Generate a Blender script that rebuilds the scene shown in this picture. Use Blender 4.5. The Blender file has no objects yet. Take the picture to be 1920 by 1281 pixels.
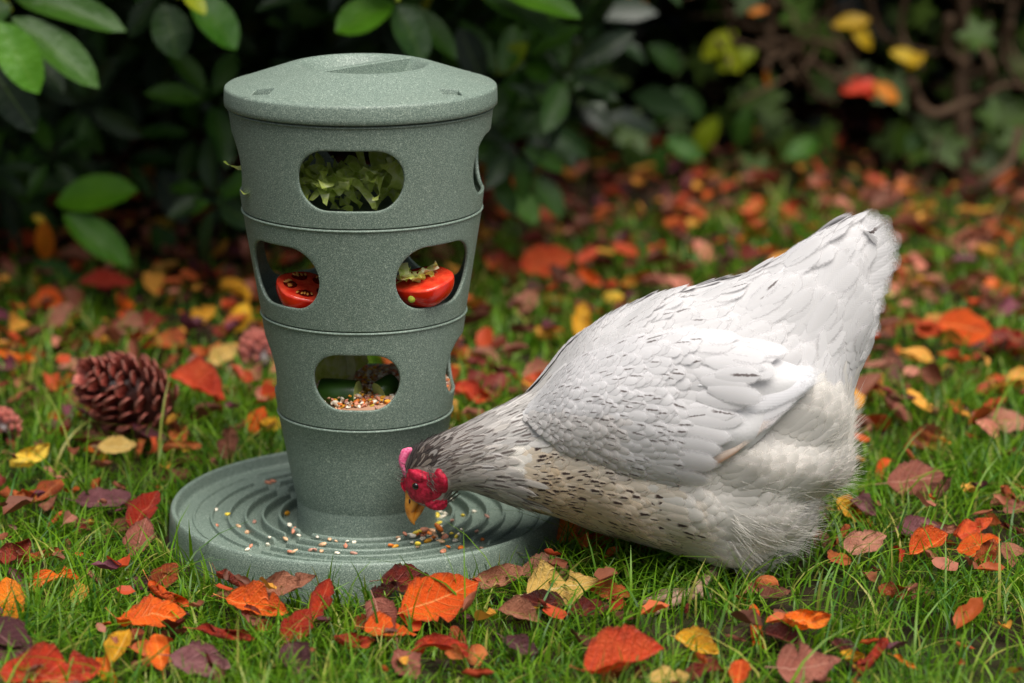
import bpy, bmesh, math, random
import numpy as np
from mathutils import Vector, Matrix
from mathutils.bvhtree import BVHTree

R = math.radians
SC = bpy.context.scene
COL = SC.collection
rng = np.random.default_rng(7)
random.seed(7)

# ------------------------------------------------------------------ camera, sky, sun, exposure
FPX = 5100.0                       # focal length in photograph pixels (1920 wide)
CAM = np.array([0.1345, -2.4, 0.825])
PITCH = R(14.4)
cam = bpy.data.cameras.new('camera'); camo = bpy.data.objects.new('camera', cam); COL.objects.link(camo)
camo.location = CAM; camo.rotation_euler = (math.pi/2 - PITCH, 0, 0)
cam.sensor_width = 36.0; cam.lens = FPX/1920*36; cam.clip_start = 0.05; cam.clip_end = 500
cam.dof.use_dof = True; cam.dof.focus_distance = 2.37; cam.dof.aperture_fstop = 3.6; cam.dof.aperture_blades = 0
SC.camera = camo

SUN_EL, SUN_AZ = R(66), R(150)     # azimuth clockwise from +Y: behind the photographer, to the right
world = bpy.data.worlds.new('World'); SC.world = world; world.use_nodes = True
wn = world.node_tree.nodes; wl = world.node_tree.links
bg = wn['Background']; bg.inputs['Strength'].default_value = 0.055
sky = wn.new('ShaderNodeTexSky'); sky.sky_type = 'NISHITA'; sky.sun_disc = False
sky.sun_elevation = SUN_EL; sky.sun_rotation = SUN_AZ; sky.air_density = 1.0; sky.dust_density = 4.0
hs = wn.new('ShaderNodeHueSaturation'); hs.inputs['Saturation'].default_value = 0.55
wl.new(sky.outputs[0], hs.inputs['Color']); wl.new(hs.outputs[0], bg.inputs['Color'])
sl = bpy.data.lights.new('sun', 'SUN'); sl.energy = 2.8; sl.angle = R(48); sl.color = (1.0, 0.96, 0.9)
so = bpy.data.objects.new('sun', sl); COL.objects.link(so)
sd = Vector((math.sin(SUN_AZ)*math.cos(SUN_EL), math.cos(SUN_AZ)*math.cos(SUN_EL), math.sin(SUN_EL)))
so.rotation_euler = sd.to_track_quat('Z', 'Y').to_euler(); so.location = (1.5, -2, 4)
SC.view_settings.view_transform = 'Standard'; SC.view_settings.look = 'None'
SC.view_settings.exposure = 0.88; SC.view_settings.gamma = 1.0
SC.render.engine = 'CYCLES'
SC.cycles.use_denoising = True
SC.cycles.max_bounces = 7; SC.cycles.diffuse_bounces = 4; SC.cycles.glossy_bounces = 3; SC.cycles.transmission_bounces = 4; SC.cycles.transparent_max_bounces = 14

# ------------------------------------------------------------------ helpers
cp, sp = math.cos(PITCH), math.sin(PITCH)
AX = np.array([0, cp, -sp]); UP = np.array([0, sp, cp])
def ray(px, py):
    d = AX + np.array([1, 0, 0])*((px-960)/FPX) - UP*((py-640.5)/FPX)
    return d
def on_y(px, py, Y):               # the point of the plane y=Y seen at a photograph pixel
    d = ray(px, py); return CAM + d*((Y-CAM[1])/d[1])
def on_z(px, py, z=0.0):           # the point at height z seen there
    d = ray(px, py); return CAM + d*((z-CAM[2])/d[2])
def proj(P):
    P = np.asarray(P, float); q = P - CAM
    dep = q @ AX
    return 960 + FPX*q[..., 0]/dep, 640.5 - FPX*(q @ UP)/dep
def depth(P): return float((np.asarray(P)-CAM) @ AX)
def lin(r, g, b):
    f = lambda c: (c/255/12.92) if c/255 <= 0.04045 else ((c/255+0.055)/1.055)**2.4
    return (f(r), f(g), f(b), 1.0)

def mesh_np(name, V, F, smooth=True, uv=None, attrs=None):
    V = np.asarray(V, np.float32); F = np.asarray(F, np.int32)
    me = bpy.data.meshes.new(name)
    me.vertices.add(len(V)); me.vertices.foreach_set('co', V.ravel())
    k = F.shape[1]
    me.loops.add(F.size); me.loops.foreach_set('vertex_index', F.ravel())
    me.polygons.add(len(F)); me.polygons.foreach_set('loop_start', np.arange(0, F.size, k, dtype=np.int32))
    me.update(calc_edges=True)
    if smooth: me.polygons.foreach_set('use_smooth', np.ones(len(F), dtype=bool))
    if uv is not None:
        l = me.uv_layers.new(name='UVMap'); l.data.foreach_set('uv', np.asarray(uv, np.float32)[F.ravel()].ravel())
    for n, a in (attrs or {}).items():
        a = np.asarray(a, np.float32)
        if a.ndim == 1:
            t = me.attributes.new(n, 'FLOAT', 'POINT'); t.data.foreach_set('value', a)
        else:
            if a.shape[1] == 3: a = np.concatenate([a, np.ones((len(a), 1), np.float32)], 1)
            t = me.attributes.new(n, 'FLOAT_COLOR', 'POINT'); t.data.foreach_set('color', a.ravel())
    return me
def mesh_py(name, V, F, smooth=True):
    me = bpy.data.meshes.new(name); me.from_pydata([tuple(map(float, v)) for v in V], [], F)
    if smooth: me.polygons.foreach_set('use_smooth', np.ones(len(me.polygons), dtype=bool))
    me.update(); return me
def obj(name, me, mat=None, parent=None, loc=None):
    o = bpy.data.objects.new(name, me); COL.objects.link(o)
    if mat is not None and me is not None and not me.materials: me.materials.append(mat)
    if parent is not None: o.parent = parent
    if loc is not None: o.location = loc
    return o
def tag(o, label=None, cat=None, group=None, kind=None):
    if label: o['label'] = label
    if cat: o['category'] = cat
    if group: o['group'] = group
    if kind: o['kind'] = kind
    return o
def empty(name, loc=(0, 0, 0)):
    o = bpy.data.objects.new(name, None); COL.objects.link(o); o.location = loc; o.empty_display_size = 0.05
    return o
def lathe(prof, n=96, cx=0, cy=0, closed=False):
    prof = np.asarray(prof, float); m = len(prof)
    th = np.linspace(0, 2*np.pi, n, endpoint=False)
    V = np.stack([cx+prof[:, 0][:, None]*np.cos(th), cy+prof[:, 0][:, None]*np.sin(th), np.repeat(prof[:, 1][:, None], n, 1)], -1).reshape(-1, 3)
    F = []
    for i in range(m if closed else m-1):
        a = i*n; b = ((i+1) % m)*n
        for j in range(n):
            k = (j+1) % n; F.append((a+j, a+k, b+k, b+j))
    return V, np.array(F)
def catmull(P, n):
    P = np.asarray(P, float); m = len(P)
    Q = np.vstack([2*P[0]-P[1], P, 2*P[-1]-P[-2]])
    t = np.linspace(0, m-1-1e-9, n); i = np.floor(t).astype(int); f = (t-i)[:, None]
    p0, p1, p2, p3 = Q[i], Q[i+1], Q[i+2], Q[i+3]
    return 0.5*((2*p1)+(-p0+p2)*f+(2*p0-5*p1+4*p2-p3)*f**2+(-p0+3*p1-3*p2+p3)*f**3)
def tube(pts, radii, n=8, sub=1):
    pts = np.asarray(pts, float); radii = np.asarray(radii, float)
    if sub > 1:
        k = (len(pts)-1)*sub+1
        c = catmull(np.column_stack([pts, radii]), k); pts, radii = c[:, :3], c[:, 3]
    T = np.gradient(pts, axis=0); T /= np.linalg.norm(T, axis=1)[:, None]+1e-12
    ref = np.array([0.13, 0.31, 0.94]); V = []
    for p, t, r in zip(pts, T, radii):
        a = np.cross(t, ref); a /= np.linalg.norm(a)+1e-9; b = np.cross(t, a)
        for k in range(n):
            w = 2*math.pi*k/n; V.append(p+r*(a*math.cos(w)+b*math.sin(w)))
    F = []
    for i in range(len(pts)-1):
        for k in range(n):
            F.append((i*n+k, i*n+(k+1) % n, (i+1)*n+(k+1) % n, (i+1)*n+k))
    V.append(pts[0]); V.append(pts[-1]); L = len(V)
    for k in range(n):
        F.append((L-2, (k+1) % n, k)); e = (len(pts)-1)*n; F.append((L-1, e+k, e+(k+1) % n))
    return V, F
def grid_faces(a, b, closed_b=False):
    F = []
    for i in range(a-1):
        for j in range(b if closed_b else b-1):
            k = (j+1) % b; F.append((i*b+j, i*b+k, (i+1)*b+k, (i+1)*b+j))
    return np.array(F)

# ---- materials
class NT:
    def __init__(s, name):
        s.m = bpy.data.materials.new(name); s.m.use_nodes = True
        s.n = s.m.node_tree.nodes; s.l = s.m.node_tree.links; s.b = s.n['Principled BSDF']; s.out = s.n['Material Output']
    def node(s, t, **kw):
        nd = s.n.new(t)
        for k, v in kw.items(): setattr(nd, k, v)
        return nd
    def put(s, inp, v):
        if hasattr(v, 'links') and hasattr(v, 'is_output'): s.l.new(v, inp)
        else: inp.default_value = v
    def math(s, op, a, b=0.0, c=None, clamp=False):
        nd = s.node('ShaderNodeMath', operation=op, use_clamp=clamp); s.put(nd.inputs[0], a); s.put(nd.inputs[1], b)
        if c is not None: s.put(nd.inputs[2], c)
        return nd.outputs[0]
    def noise(s, scale, detail=3, vec=None, rough=0.5, color=False, dist=0.0):
        nd = s.node('ShaderNodeTexNoise'); nd.inputs['Scale'].default_value = scale; nd.inputs['Detail'].default_value = detail
        nd.inputs['Roughness'].default_value = rough; nd.inputs['Distortion'].default_value = dist
        if vec is not None: s.l.new(vec, nd.inputs['Vector'])
        return nd.outputs['Color' if color else 'Fac']
    def ramp(s, fac, stops, interp='LINEAR'):
        nd = s.node('ShaderNodeValToRGB'); s.put(nd.inputs[0], fac); e = nd.color_ramp; e.interpolation = interp
        while len(e.elements) < len(stops): e.elements.new(0.5)
        for el, (p, c) in zip(e.elements, stops):
            el.position = p; el.color = c if len(c) == 4 else (*c, 1)
        return nd.outputs[0]
    def step(s, x, a, b):              # smooth 0..1 between a and b
        nd = s.node('ShaderNodeMapRange', interpolation_type='SMOOTHSTEP'); s.put(nd.inputs[0], x)
        nd.inputs[1].default_value = a; nd.inputs[2].default_value = b
        return nd.outputs[0]
    def mix(s, fac, a, b, mode='MIX'):
        nd = s.node('ShaderNodeMix', data_type='RGBA', blend_type=mode); s.put(nd.inputs[0], fac); s.put(nd.inputs[6], a); s.put(nd.inputs[7], b)
        return nd.outputs[2]
    def obj_co(s): return s.node('ShaderNodeTexCoord').outputs['Object']
    def uv(s):
        x = s.node('ShaderNodeSeparateXYZ'); s.l.new(s.node('ShaderNodeTexCoord').outputs['UV'], x.inputs[0]); return x.outputs[0], x.outputs[1]
    def attr(s, name, fac=False): return s.node('ShaderNodeAttribute', attribute_name=name).outputs['Fac' if fac else 'Color']
    def rand(s): return s.node('ShaderNodeObjectInfo').outputs['Random']
    def bump(s, h, strength=0.3, dist=0.001):
        nd = s.node('ShaderNodeBump'); nd.inputs['Strength'].default_value = strength; nd.inputs['Distance'].default_value = dist
        s.put(nd.inputs['Height'], h); s.l.new(nd.outputs[0], s.b.inputs['Normal']); return nd.outputs[0]
    def base(s, c, rough=0.6, spec=0.5):
        s.put(s.b.inputs['Base Color'], c); s.put(s.b.inputs['Roughness'], rough); s.b.inputs['Specular IOR Level'].default_value = spec
        s.c = c; return s
    def translucent(s, fac=0.25, c=None):
        t = s.node('ShaderNodeBsdfTranslucent'); s.put(t.inputs[0], s.c if c is None else c)
        mx = s.node('ShaderNodeMixShader'); mx.inputs[0].default_value = fac
        s.l.new(s.b.outputs[0], mx.inputs[1]); s.l.new(t.outputs[0], mx.inputs[2]); s.l.new(mx.outputs[0], s.out.inputs['Surface']); return s

def simple(name, c, rough=0.6, spec=0.4, var=0.25, scale=120, bump=0.2, bd=0.0006):
    t = NT(name); co = t.obj_co(); n = t.noise(scale, 4, co)
    a = tuple(x*(1-var) for x in c[:3])+(1,); b = tuple(min(1, x*(1+var)) for x in c[:3])+(1,)
    t.base(t.ramp(n, [(0.3, a), (0.7, b)]), rough, spec)
    if bump: t.bump(n, bump, bd)
    return t.m

def mat_plastic():
    t = NT('speckled_green_plastic'); co = t.obj_co()
    fine = t.noise(1250, 2, co, 0.75); mid = t.noise(420, 2, co, 0.6); big = t.noise(9, 3, co)
    c = t.ramp(fine, [(0.30, lin(58, 71, 63)), (0.46, lin(99, 116, 105)), (0.56, lin(114, 131, 119)), (0.70, lin(192, 202, 187))])
    fleck = t.step(mid, 0.64, 0.70)
    c = t.mix(t.math('MULTIPLY', fleck, 0.55), c, lin(178, 190, 172))
    c = t.mix(t.math('MULTIPLY', t.step(big, 0.35, 0.75), 0.22), c, lin(102, 110, 96))
    t.base(c, 0.52, 0.45); t.bump(fine, 0.25, 0.0005); return t.m
M = {}
M['plastic'] = mat_plastic()

# ------------------------------------------------------------------ ground
GZ = 0.022                          # height of the lawn's soil
def build_ground():
    xs = np.concatenate([[-60, -20, -6, -3], np.linspace(-1.8, 2.2, 161), [3.2, 6, 20, 60]])
    ys = np.concatenate([[-60, -20, -6, -2.5], np.linspace(-1.4, 3.2, 185), [4.5, 8, 20, 60]])
    X, Y = np.meshgrid(xs, ys, indexing='ij')
    near = np.exp(-((X/2.6)**2+((Y-0.7)/2.8)**2))
    Z = near*(0.004*np.sin(X*23+1.3*np.sin(Y*17))+0.004*np.sin(Y*29+X*11)+0.003*np.sin(X*61-Y*53))-0.004
    V = np.stack([X, Y, Z+GZ], -1).reshape(-1, 3)
    t = NT('soil'); co = t.obj_co()
    n = t.noise(38, 6, co, 0.65); m = t.noise(6, 3, co)
    c = t.ramp(n, [(0.3, (0.010, 0.007, 0.005)), (0.55, (0.035, 0.022, 0.013)), (0.75, (0.07, 0.045, 0.024))])
    c = t.mix(t.step(m, 0.45, 0.7), c, (0.025, 0.035, 0.010, 1))
    t.base(c, 0.95, 0.1); t.bump(n, 0.8, 0.012)
    o = obj('ground', mesh_np('ground', V, grid_faces(len(xs), len(ys))), t.m)
    tag(o, kind='structure')
build_ground()

# ------------------------------------------------------------------ the feeder
Z0, ZS3, ZS2, ZS1, ZL = 0.043, 0.147, 0.240, 0.335, 0.420
RC, R3, R2, R1, RT = 0.0600, 0.0795, 0.0928, 0.1075, 0.1178
ZL = 0.4270
feeder = tag(empty('chicken_feeder', (0, 0, GZ-0.005)), 'speckled sage green plastic tower feeder with lid and round ridged tray', 'feeder')

def stadium_hit(phi, w, h):
    # distance from the centre to a stadium (half width w, half height h, round ends) along direction phi
    c, s = abs(math.cos(phi)), abs(math.sin(phi)); f = w-h
    if s > 1e-6 and c*h/s <= f: return h/s
    return f*c+math.sqrt(max(0, h*h-(f*s)**2))
def tier_mesh(name, z0, z1, r0, r1, zc, hw, hh, rot):
    th = 0.0034; Rm = (r0+r1)/2; A = math.pi/4*Rm       # arc half width of one quarter
    Rz = lambda z: r0+(r1-r0)*(z-z0)/(z1-z0)
    ph = list(np.linspace(0, 2*math.pi, 112, endpoint=False))
    for zz in (z0, z1):
        for s in (-1, 1): ph.append(math.atan2(zz-zc, s*A) % (2*math.pi))
    ph = sorted(set(round(p, 6) for p in ph)); M_ = len(ph)
    rings = []                                          # (t from hole edge 0..1 or absolute distance, inset)
    spec = [('i', 1.0), ('i', 0.6), ('i', 0.3), ('i', 0.1), ('id', 0.0009), ('e', th-0.0009), ('e', 0.0009), ('od2', 0.0003), ('od', 0.0009), ('o', 0.1), ('o', 0.3), ('o', 0.6), ('o', 1.0)]
    V = []; F = []
    for k in range(4):
        al = rot+k*math.pi/2; b0 = len(V)
        for kind, v in spec:
            for p in ph:
                c, s = math.cos(p), math.sin(p)
                dh = stadium_hit(p, hw, hh)
                cand = []
                if abs(c) > 1e-9: cand.append(A/abs(c))
                if s > 1e-9: cand.append((z1-zc)/s)
                if s < -1e-9: cand.append((z0-zc)/s)
                do = min(cand)
                if kind in 'io': d = dh+0.0009+(do-dh-0.0009)*v; ins = th if kind == 'i' else 0
                elif kind == 'id': d = dh+v; ins = th
                elif kind == 'od': d = dh+v; ins = 0
                elif kind == 'od2': d = dh+v; ins = 0.0003
                else: d = dh; ins = v
                z = zc+d*s; a = al+d*c/Rm; r = Rz(z)-ins
                V.append((r*math.cos(a), r*math.sin(a), z))
        nr = len(spec)
        for i in range(nr-1):
            for j in range(M_):
                q = (j+1) % M_
                F.append((b0+i*M_+j, b0+i*M_+q, b0+(i+1)*M_+q, b0+(i+1)*M_+j))
    bm = bmesh.new(); vs = [bm.verts.new(v) for v in V]
    for f in F: bm.faces.new([vs[i] for i in f])
    bmesh.ops.remove_doubles(bm, verts=bm.verts, dist=0.00004)
    bmesh.ops.recalc_face_normals(bm, faces=bm.faces)
    V = []; F = []
    # lip at the top, foot at the bottom
    for prof in ([(r1-0.0002, z1-0.0004), (r1+0.0006, z1), (r1+0.0013, z1+0.0008), (r1+0.0012, z1+0.0016), (r1+0.0004, z1+0.0021), (r1-0.0006, z1+0.0022), (r1-th, z1+0.0022), (r1-th, z1)],
                 [(r0-th, z0), (r0-th, z0-0.0006), (r0-0.0008, z0-0.0006), (r0+0.00005, z0+0.0002)]):
        LV, LF = lathe(prof, 120); b = len(V); V += [tuple(v) for v in LV]; F += [tuple(int(x)+b for x in f) for f in LF]
    vs = [bm.verts.new(v) for v in V]
    for f in F: bm.faces.new([vs[i] for i in f])
    me = bpy.data.meshes.new(name); bm.to_mesh(me); bm.free()
    me.polygons.foreach_set('use_smooth', np.ones(len(me.polygons), dtype=bool))
    return me
def tier(z0, z1, r0, r1, zc, hw, hh, rot, lab):
    o = obj('tier', tier_mesh('tier', z0+0.0014, z1-0.0022, r0+0.0004, r1, zc, hw, hh, rot), M['plastic'], feeder); o['label'] = lab
    V, F = lathe([(r0-0.0025, z0+0.014), (r0-0.005, z0+0.006), (r0-0.012, z0+0.0035), (0.0, z0+0.0035)], 72)
    f = obj('tier_floor', mesh_np('tier_floor', V, F), M['plastic'], o)
    return o
tier(ZS1, ZL, R1, RT, 0.3785, 0.0475, 0.0268, -math.pi/2-0.035, 'top tier with an oblong opening facing the camera')
tier(ZS2, ZS1, R2, R1, 0.2870, 0.0445, 0.0285, -math.pi/4, 'middle tier with two openings facing the camera')
tier(ZS3, ZS2, R3, R2, 0.1925, 0.0400, 0.0262, -math.pi/2-0.035, 'lowest tier with an oblong opening full of grain')
# base cup
V, F = lathe([(R3-0.004, ZS3-0.001), (R3-0.004, ZS3), (R3-0.0006, ZS3), (R3+0.0004, ZS3-0.0001), (R3+0.0012, ZS3-0.0006), (R3+0.0013, ZS3-0.0014), (R3+0.0006, ZS3-0.0022), (R3, ZS3-0.0028),
              (R3-0.0060, ZS3-0.036), (RC+0.0075, 0.078), (RC+0.0046, 0.0632), (RC+0.0043, 0.0622), (RC+0.0044, 0.061), (RC+0.0036, 0.050), (RC+0.0040, 0.042), (RC+0.005, 0.035)], 128)
obj('base_cup', mesh_np('base_cup', V, F), M['plastic'], feeder)
# lid: a shallow dome with a round finger recess and two slots
def sstep(x, a, b):
    t = np.clip((x-a)/(b-a), 0, 1); return t*t*(3-2*t)
LID_R = 0.1213
def lid_dome(r):
    t = np.clip((0.118-r)/0.060, 0, 1.9); return 0.4455+0.0198*(t-0.5*np.maximum(t-0.8, 0)**2/0.4*(t < 1.2)-(t >= 1.2)*(t-1.0))
def lid_top(x, y):
    r = np.hypot(x, y)
    z = lid_dome(r)
    q = np.hypot(x-0.003, y+0.003)
    z = z-0.017*(1-sstep(q, 0.040, 0.0585))
    return z
SLOTS = [(-0.0815, -0.069, -0.42), (0.0815, -0.069, 0.42), (-0.0815, 0.069, 0.42), (0.0815, 0.069, -0.42)]
def slot_mask(x, y):
    m = np.zeros_like(x)
    for cx, cy, a in SLOTS:
        u = (x-cx)*math.cos(a)+(y-cy)*math.sin(a); v = -(x-cx)*math.sin(a)+(y-cy)*math.cos(a)
        m = np.maximum(m, ((np.abs(u) < 0.0105) & (np.abs(v) < 0.0068)).astype(float))
    return m
nr_, nt_ = 130, 720
rr = np.linspace(0, 0.1165, nr_); tt = np.linspace(0, 2*np.pi, nt_, endpoint=False)
X = rr[:, None]*np.cos(tt); Y = rr[:, None]*np.sin(tt); Zt = lid_top(X, Y)
Vt = np.stack([X, Y, Zt], -1).reshape(-1, 3)
zt = float(lid_top(np.array(0.1165), np.array(0.0)))
prof = [(0.1165, zt), (0.1195, zt-0.0007), (0.1208, zt-0.0017), (0.1213, zt-0.0034), (LID_R+0.0004, ZL+0.006), (LID_R+0.0003, ZL+0.0020), (LID_R-0.0006, ZL+0.0012), (LID_R-0.006, ZL+0.0012), (LID_R-0.008, ZL+0.008), (0.02, ZL+0.012)]
Vs, Fs = lathe(prof, nt_)
Ft = grid_faces(nr_, nt_, True)
Ft = Ft[slot_mask(*Vt[Ft].mean(1).T[:2]) < 0.5]           # the slots are real openings
V = np.vstack([Vt, Vs[nt_:]]); F = np.vstack([Ft, Fs+(nr_-1)*nt_])
lid = obj('lid', mesh_np('lid', V, F), M['plastic'], feeder)
for cx, cy, a in SLOTS:                                   # each slot: a rim, four walls and a floor
    V = []; n_ = 9
    for hu, hv, dz in ((0.0128, 0.0088, 0.00012), (0.0096, 0.0060, 0.00012), (0.0090, 0.0054, -0.0006), (0.0088, 0.0052, -0.0085)):
        q = np.linspace(-1, 1, n_)[:-1]
        for u, v in [(k, -1) for k in q]+[(1, k) for k in q]+[(-k, 1) for k in q]+[(-1, -k) for k in q]:
            x = cx+u*hu*math.cos(a)-v*hv*math.sin(a); y = cy+u*hu*math.sin(a)+v*hv*math.cos(a)
            V.append((x, y, float(lid_top(np.array(x), np.array(y)))+dz))
    m_ = 4*(n_-1); F = [tuple(f) for f in grid_faces(4, m_, True)]+[tuple(range(3*m_, 4*m_))]
    so_ = obj('latch_slot', mesh_py('latch_slot', V, F), M['plastic'], lid); so_.modifiers.new('edge', 'EDGE_SPLIT').split_angle = R(35)
# handle bar across the recess
bm = bmesh.new()
a0, a1 = np.array([-0.034, -0.046]), np.array([0.044, 0.040]); dd = (a1-a0)/np.linalg.norm(a1-a0); nn = np.array([-dd[1], dd[0]])
NB = 15; secs = []
for i in range(NB):
    t = i/(NB-1); c = a0+(a1-a0)*t
    zt_ = 0.4642
    secs.append([(c+nn*0.0045, 0.438), (c+nn*0.0036, zt_-0.0009), (c+nn*0.0026, zt_), (c-nn*0.0026, zt_), (c-nn*0.0036, zt_-0.0009), (c-nn*0.0045, 0.438)])
V = [(p[0], p[1], z) for s in secs for p, z in s]
F = []
for i in range(NB-1):
    for j in range(5): F.append((i*6+j, i*6+j+1, (i+1)*6+j+1, (i+1)*6+j))
F += [tuple(range(5, -1, -1)), tuple(range((NB-1)*6, NB*6))]
hb = obj('handle_bar', mesh_py('handle_bar', V, F), M['plastic'], lid)
md = hb.modifiers.new('edge', 'EDGE_SPLIT'); md.split_angle = R(40)
# tray: floor sinking to the middle, ring ridges level at the top, broken by four gaps
RIDGES = [0.159, 0.1430, 0.1270, 0.1118, 0.0960, 0.0804]
def tray_floor(r): return 0.0458-0.0100*(1-sstep(r, 0.075, 0.170))
def tray_top(r, th):
    z = tray_floor(r)
    for k, rk in enumerate(RIDGES):
        g = math.pi/4+0.05+0.03*(k % 2)
        d = np.abs((th-g+math.pi/4) % (math.pi/2)-math.pi/4)*rk
        open_ = sstep(d, 0.0055, 0.0085)
        b = (1-sstep(np.abs(r-rk), 0.0011, 0.0017))*open_
        z = np.maximum(z, z+(0.0472-z)*b)
    return z
rr = np.unique(np.round(np.concatenate([np.linspace(0.050, 0.1715, 50)]+[rk+np.array([-.0026, -.0019, -.0017, -.0015, -.0013, -.0011, -.0009, 0, .0009, .0011, .0013, .0015, .0017, .0019, .0026]) for rk in RIDGES]), 5)); tt = np.linspace(0, 2*np.pi, 600, endpoint=False)
RR, TT = np.meshgrid(rr, tt, indexing='ij')
Vt = np.stack([RR*np.cos(TT), RR*np.sin(TT), tray_top(RR, TT)], -1).reshape(-1, 3)
prof = [(0.1715, 0.0458), (0.1730, 0.0463), (0.1741, 0.0480), (0.1748, 0.0555), (0.1758, 0.0571), (0.1775, 0.0576), (0.1792, 0.0570), (0.1802, 0.0552), (0.1812, 0.048), (0.1822, 0.030), (0.1828, 0.019), (0.182, 0.0165), (0.12, 0.0165)]
Vs, Fs = lathe(prof, 600)
V = np.vstack([Vt, Vs[600:]]); F = np.vstack([grid_faces(len(rr), 600, True), Fs+(len(rr)-1)*600])
obj('tray', mesh_np('tray', V, F), M['plastic'], feeder)
for ch in feeder.children: ch.location.z = -feeder.location.z

# ------------------------------------------------------------------ the hen
YC = -0.10
SECT = [  # top px, bottom px, half width in metres: from the tail tip to the forehead
 ((1590,440),(1618,520),.010),((1572,436),(1628,552),.020),((1545,442),(1632,600),.031),((1490,468),(1624,662),.044),
 ((1412,508),(1592,742),.058),((1345,536),(1588,862),.072),((1284,551),(1518,948),.081),((1238,557),(1432,1044),.086),
 ((1190,574),(1348,1046),.087),((1140,600),(1258,1026),.084),((1092,634),(1170,1000),.078),((1052,674),(1096,976),.070),
 ((1018,716),(1036,958),.061),((985,747),(985,944),.052),((940,768),(938,930),.043),((892,790),(895,918),.035),
 ((848,810),(862,914),.028),((806,828),(842,924),.023),((774,850),(836,942),.0185),((760,886),(818,952),.0145),((762,922),(800,948),.0095),((768,934),(794,944),.004)]
def px3(p): return on_y(p[0], p[1], YC)
def build_loft(NS=150, NP=72):
    A = np.array([np.concatenate([px3(t), px3(b), [w]]) for t, b, w in SECT])
    C = catmull(A, NS); T, B, w = C[:, :3], C[:, 3:6], np.maximum(C[:, 6], 0.002)
    ph = np.linspace(0, 2*np.pi, NP, endpoint=False)
    c, s = np.cos(ph), np.sin(ph)
    ce = np.sign(c)*np.abs(c)**0.92; se = np.sign(s)*np.abs(s)**0.92
    mid = (T+B)/2; half = (T-B)/2
    wide = w[:, None]*se*(1-0.10*c)
    P = mid[:, None, :]+half[:, None, :]*ce[None, :, None]+wide[:, :, None]*np.array([0, 1, 0])
    return P
LOFT = build_loft()
NS, NP = LOFT.shape[:2]
def smooth_noise(P, f, seed):
    r = np.random.default_rng(seed); o = np.zeros(P.shape[:-1])
    for _ in range(6):
        k = r.normal(size=3)*f; o += np.sin(P @ k+r.uniform(0, 6.28))
    return o/6**0.5/1.4
# soft lumps in the plumage
Nl = np.cross(np.gradient(LOFT, axis=0), np.roll(LOFT, -1, 1)-np.roll(LOFT, 1, 1)); Nl /= np.linalg.norm(Nl, axis=-1)[..., None]+1e-12
if np.mean(np.sum(Nl*(LOFT-LOFT.mean(axis=1, keepdims=True)), -1)) < 0: Nl = -Nl
px_, py_ = proj(LOFT)
lump = 0.0026*smooth_noise(LOFT, 45, 3)+0.0008*smooth_noise(LOFT, 110, 5)
lump *= np.clip((px_-900)/300, 0.0, 1)
lump += 0.0042*smooth_noise(LOFT, 62, 9)*np.clip((py_-760)/150, 0, 1)*np.clip((px_-1250)/100, 0, 1)
LOFT = LOFT+Nl*lump[..., None]
Ts = -np.gradient(LOFT, axis=0); Ts /= np.linalg.norm(Ts, axis=-1)[..., None]+1e-12     # towards the tail
Tp = np.roll(LOFT, -1, 1)-np.roll(LOFT, 1, 1)
Nl = np.cross(Tp, Ts); Nl /= np.linalg.norm(Nl, axis=-1)[..., None]+1e-12
if np.mean(np.sum(Nl*(LOFT-LOFT.mean(axis=1, keepdims=True)), -1)) < 0: Nl = -Nl

hen = tag(empty('hen', (0.335, YC, GZ)), 'white hen with grey speckled neck and red face pecking at the feeder tray', 'hen')
HOFF = np.array([0.335, YC, GZ])
def hpart(name, V, F, mat, parent=None, **kw):
    me = mesh_np(name, np.asarray(V)-HOFF, F, **kw) if isinstance(F, np.ndarray) else mesh_py(name, np.asarray(V)-HOFF, F)
    return obj(name, me, mat, parent or hen)

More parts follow.
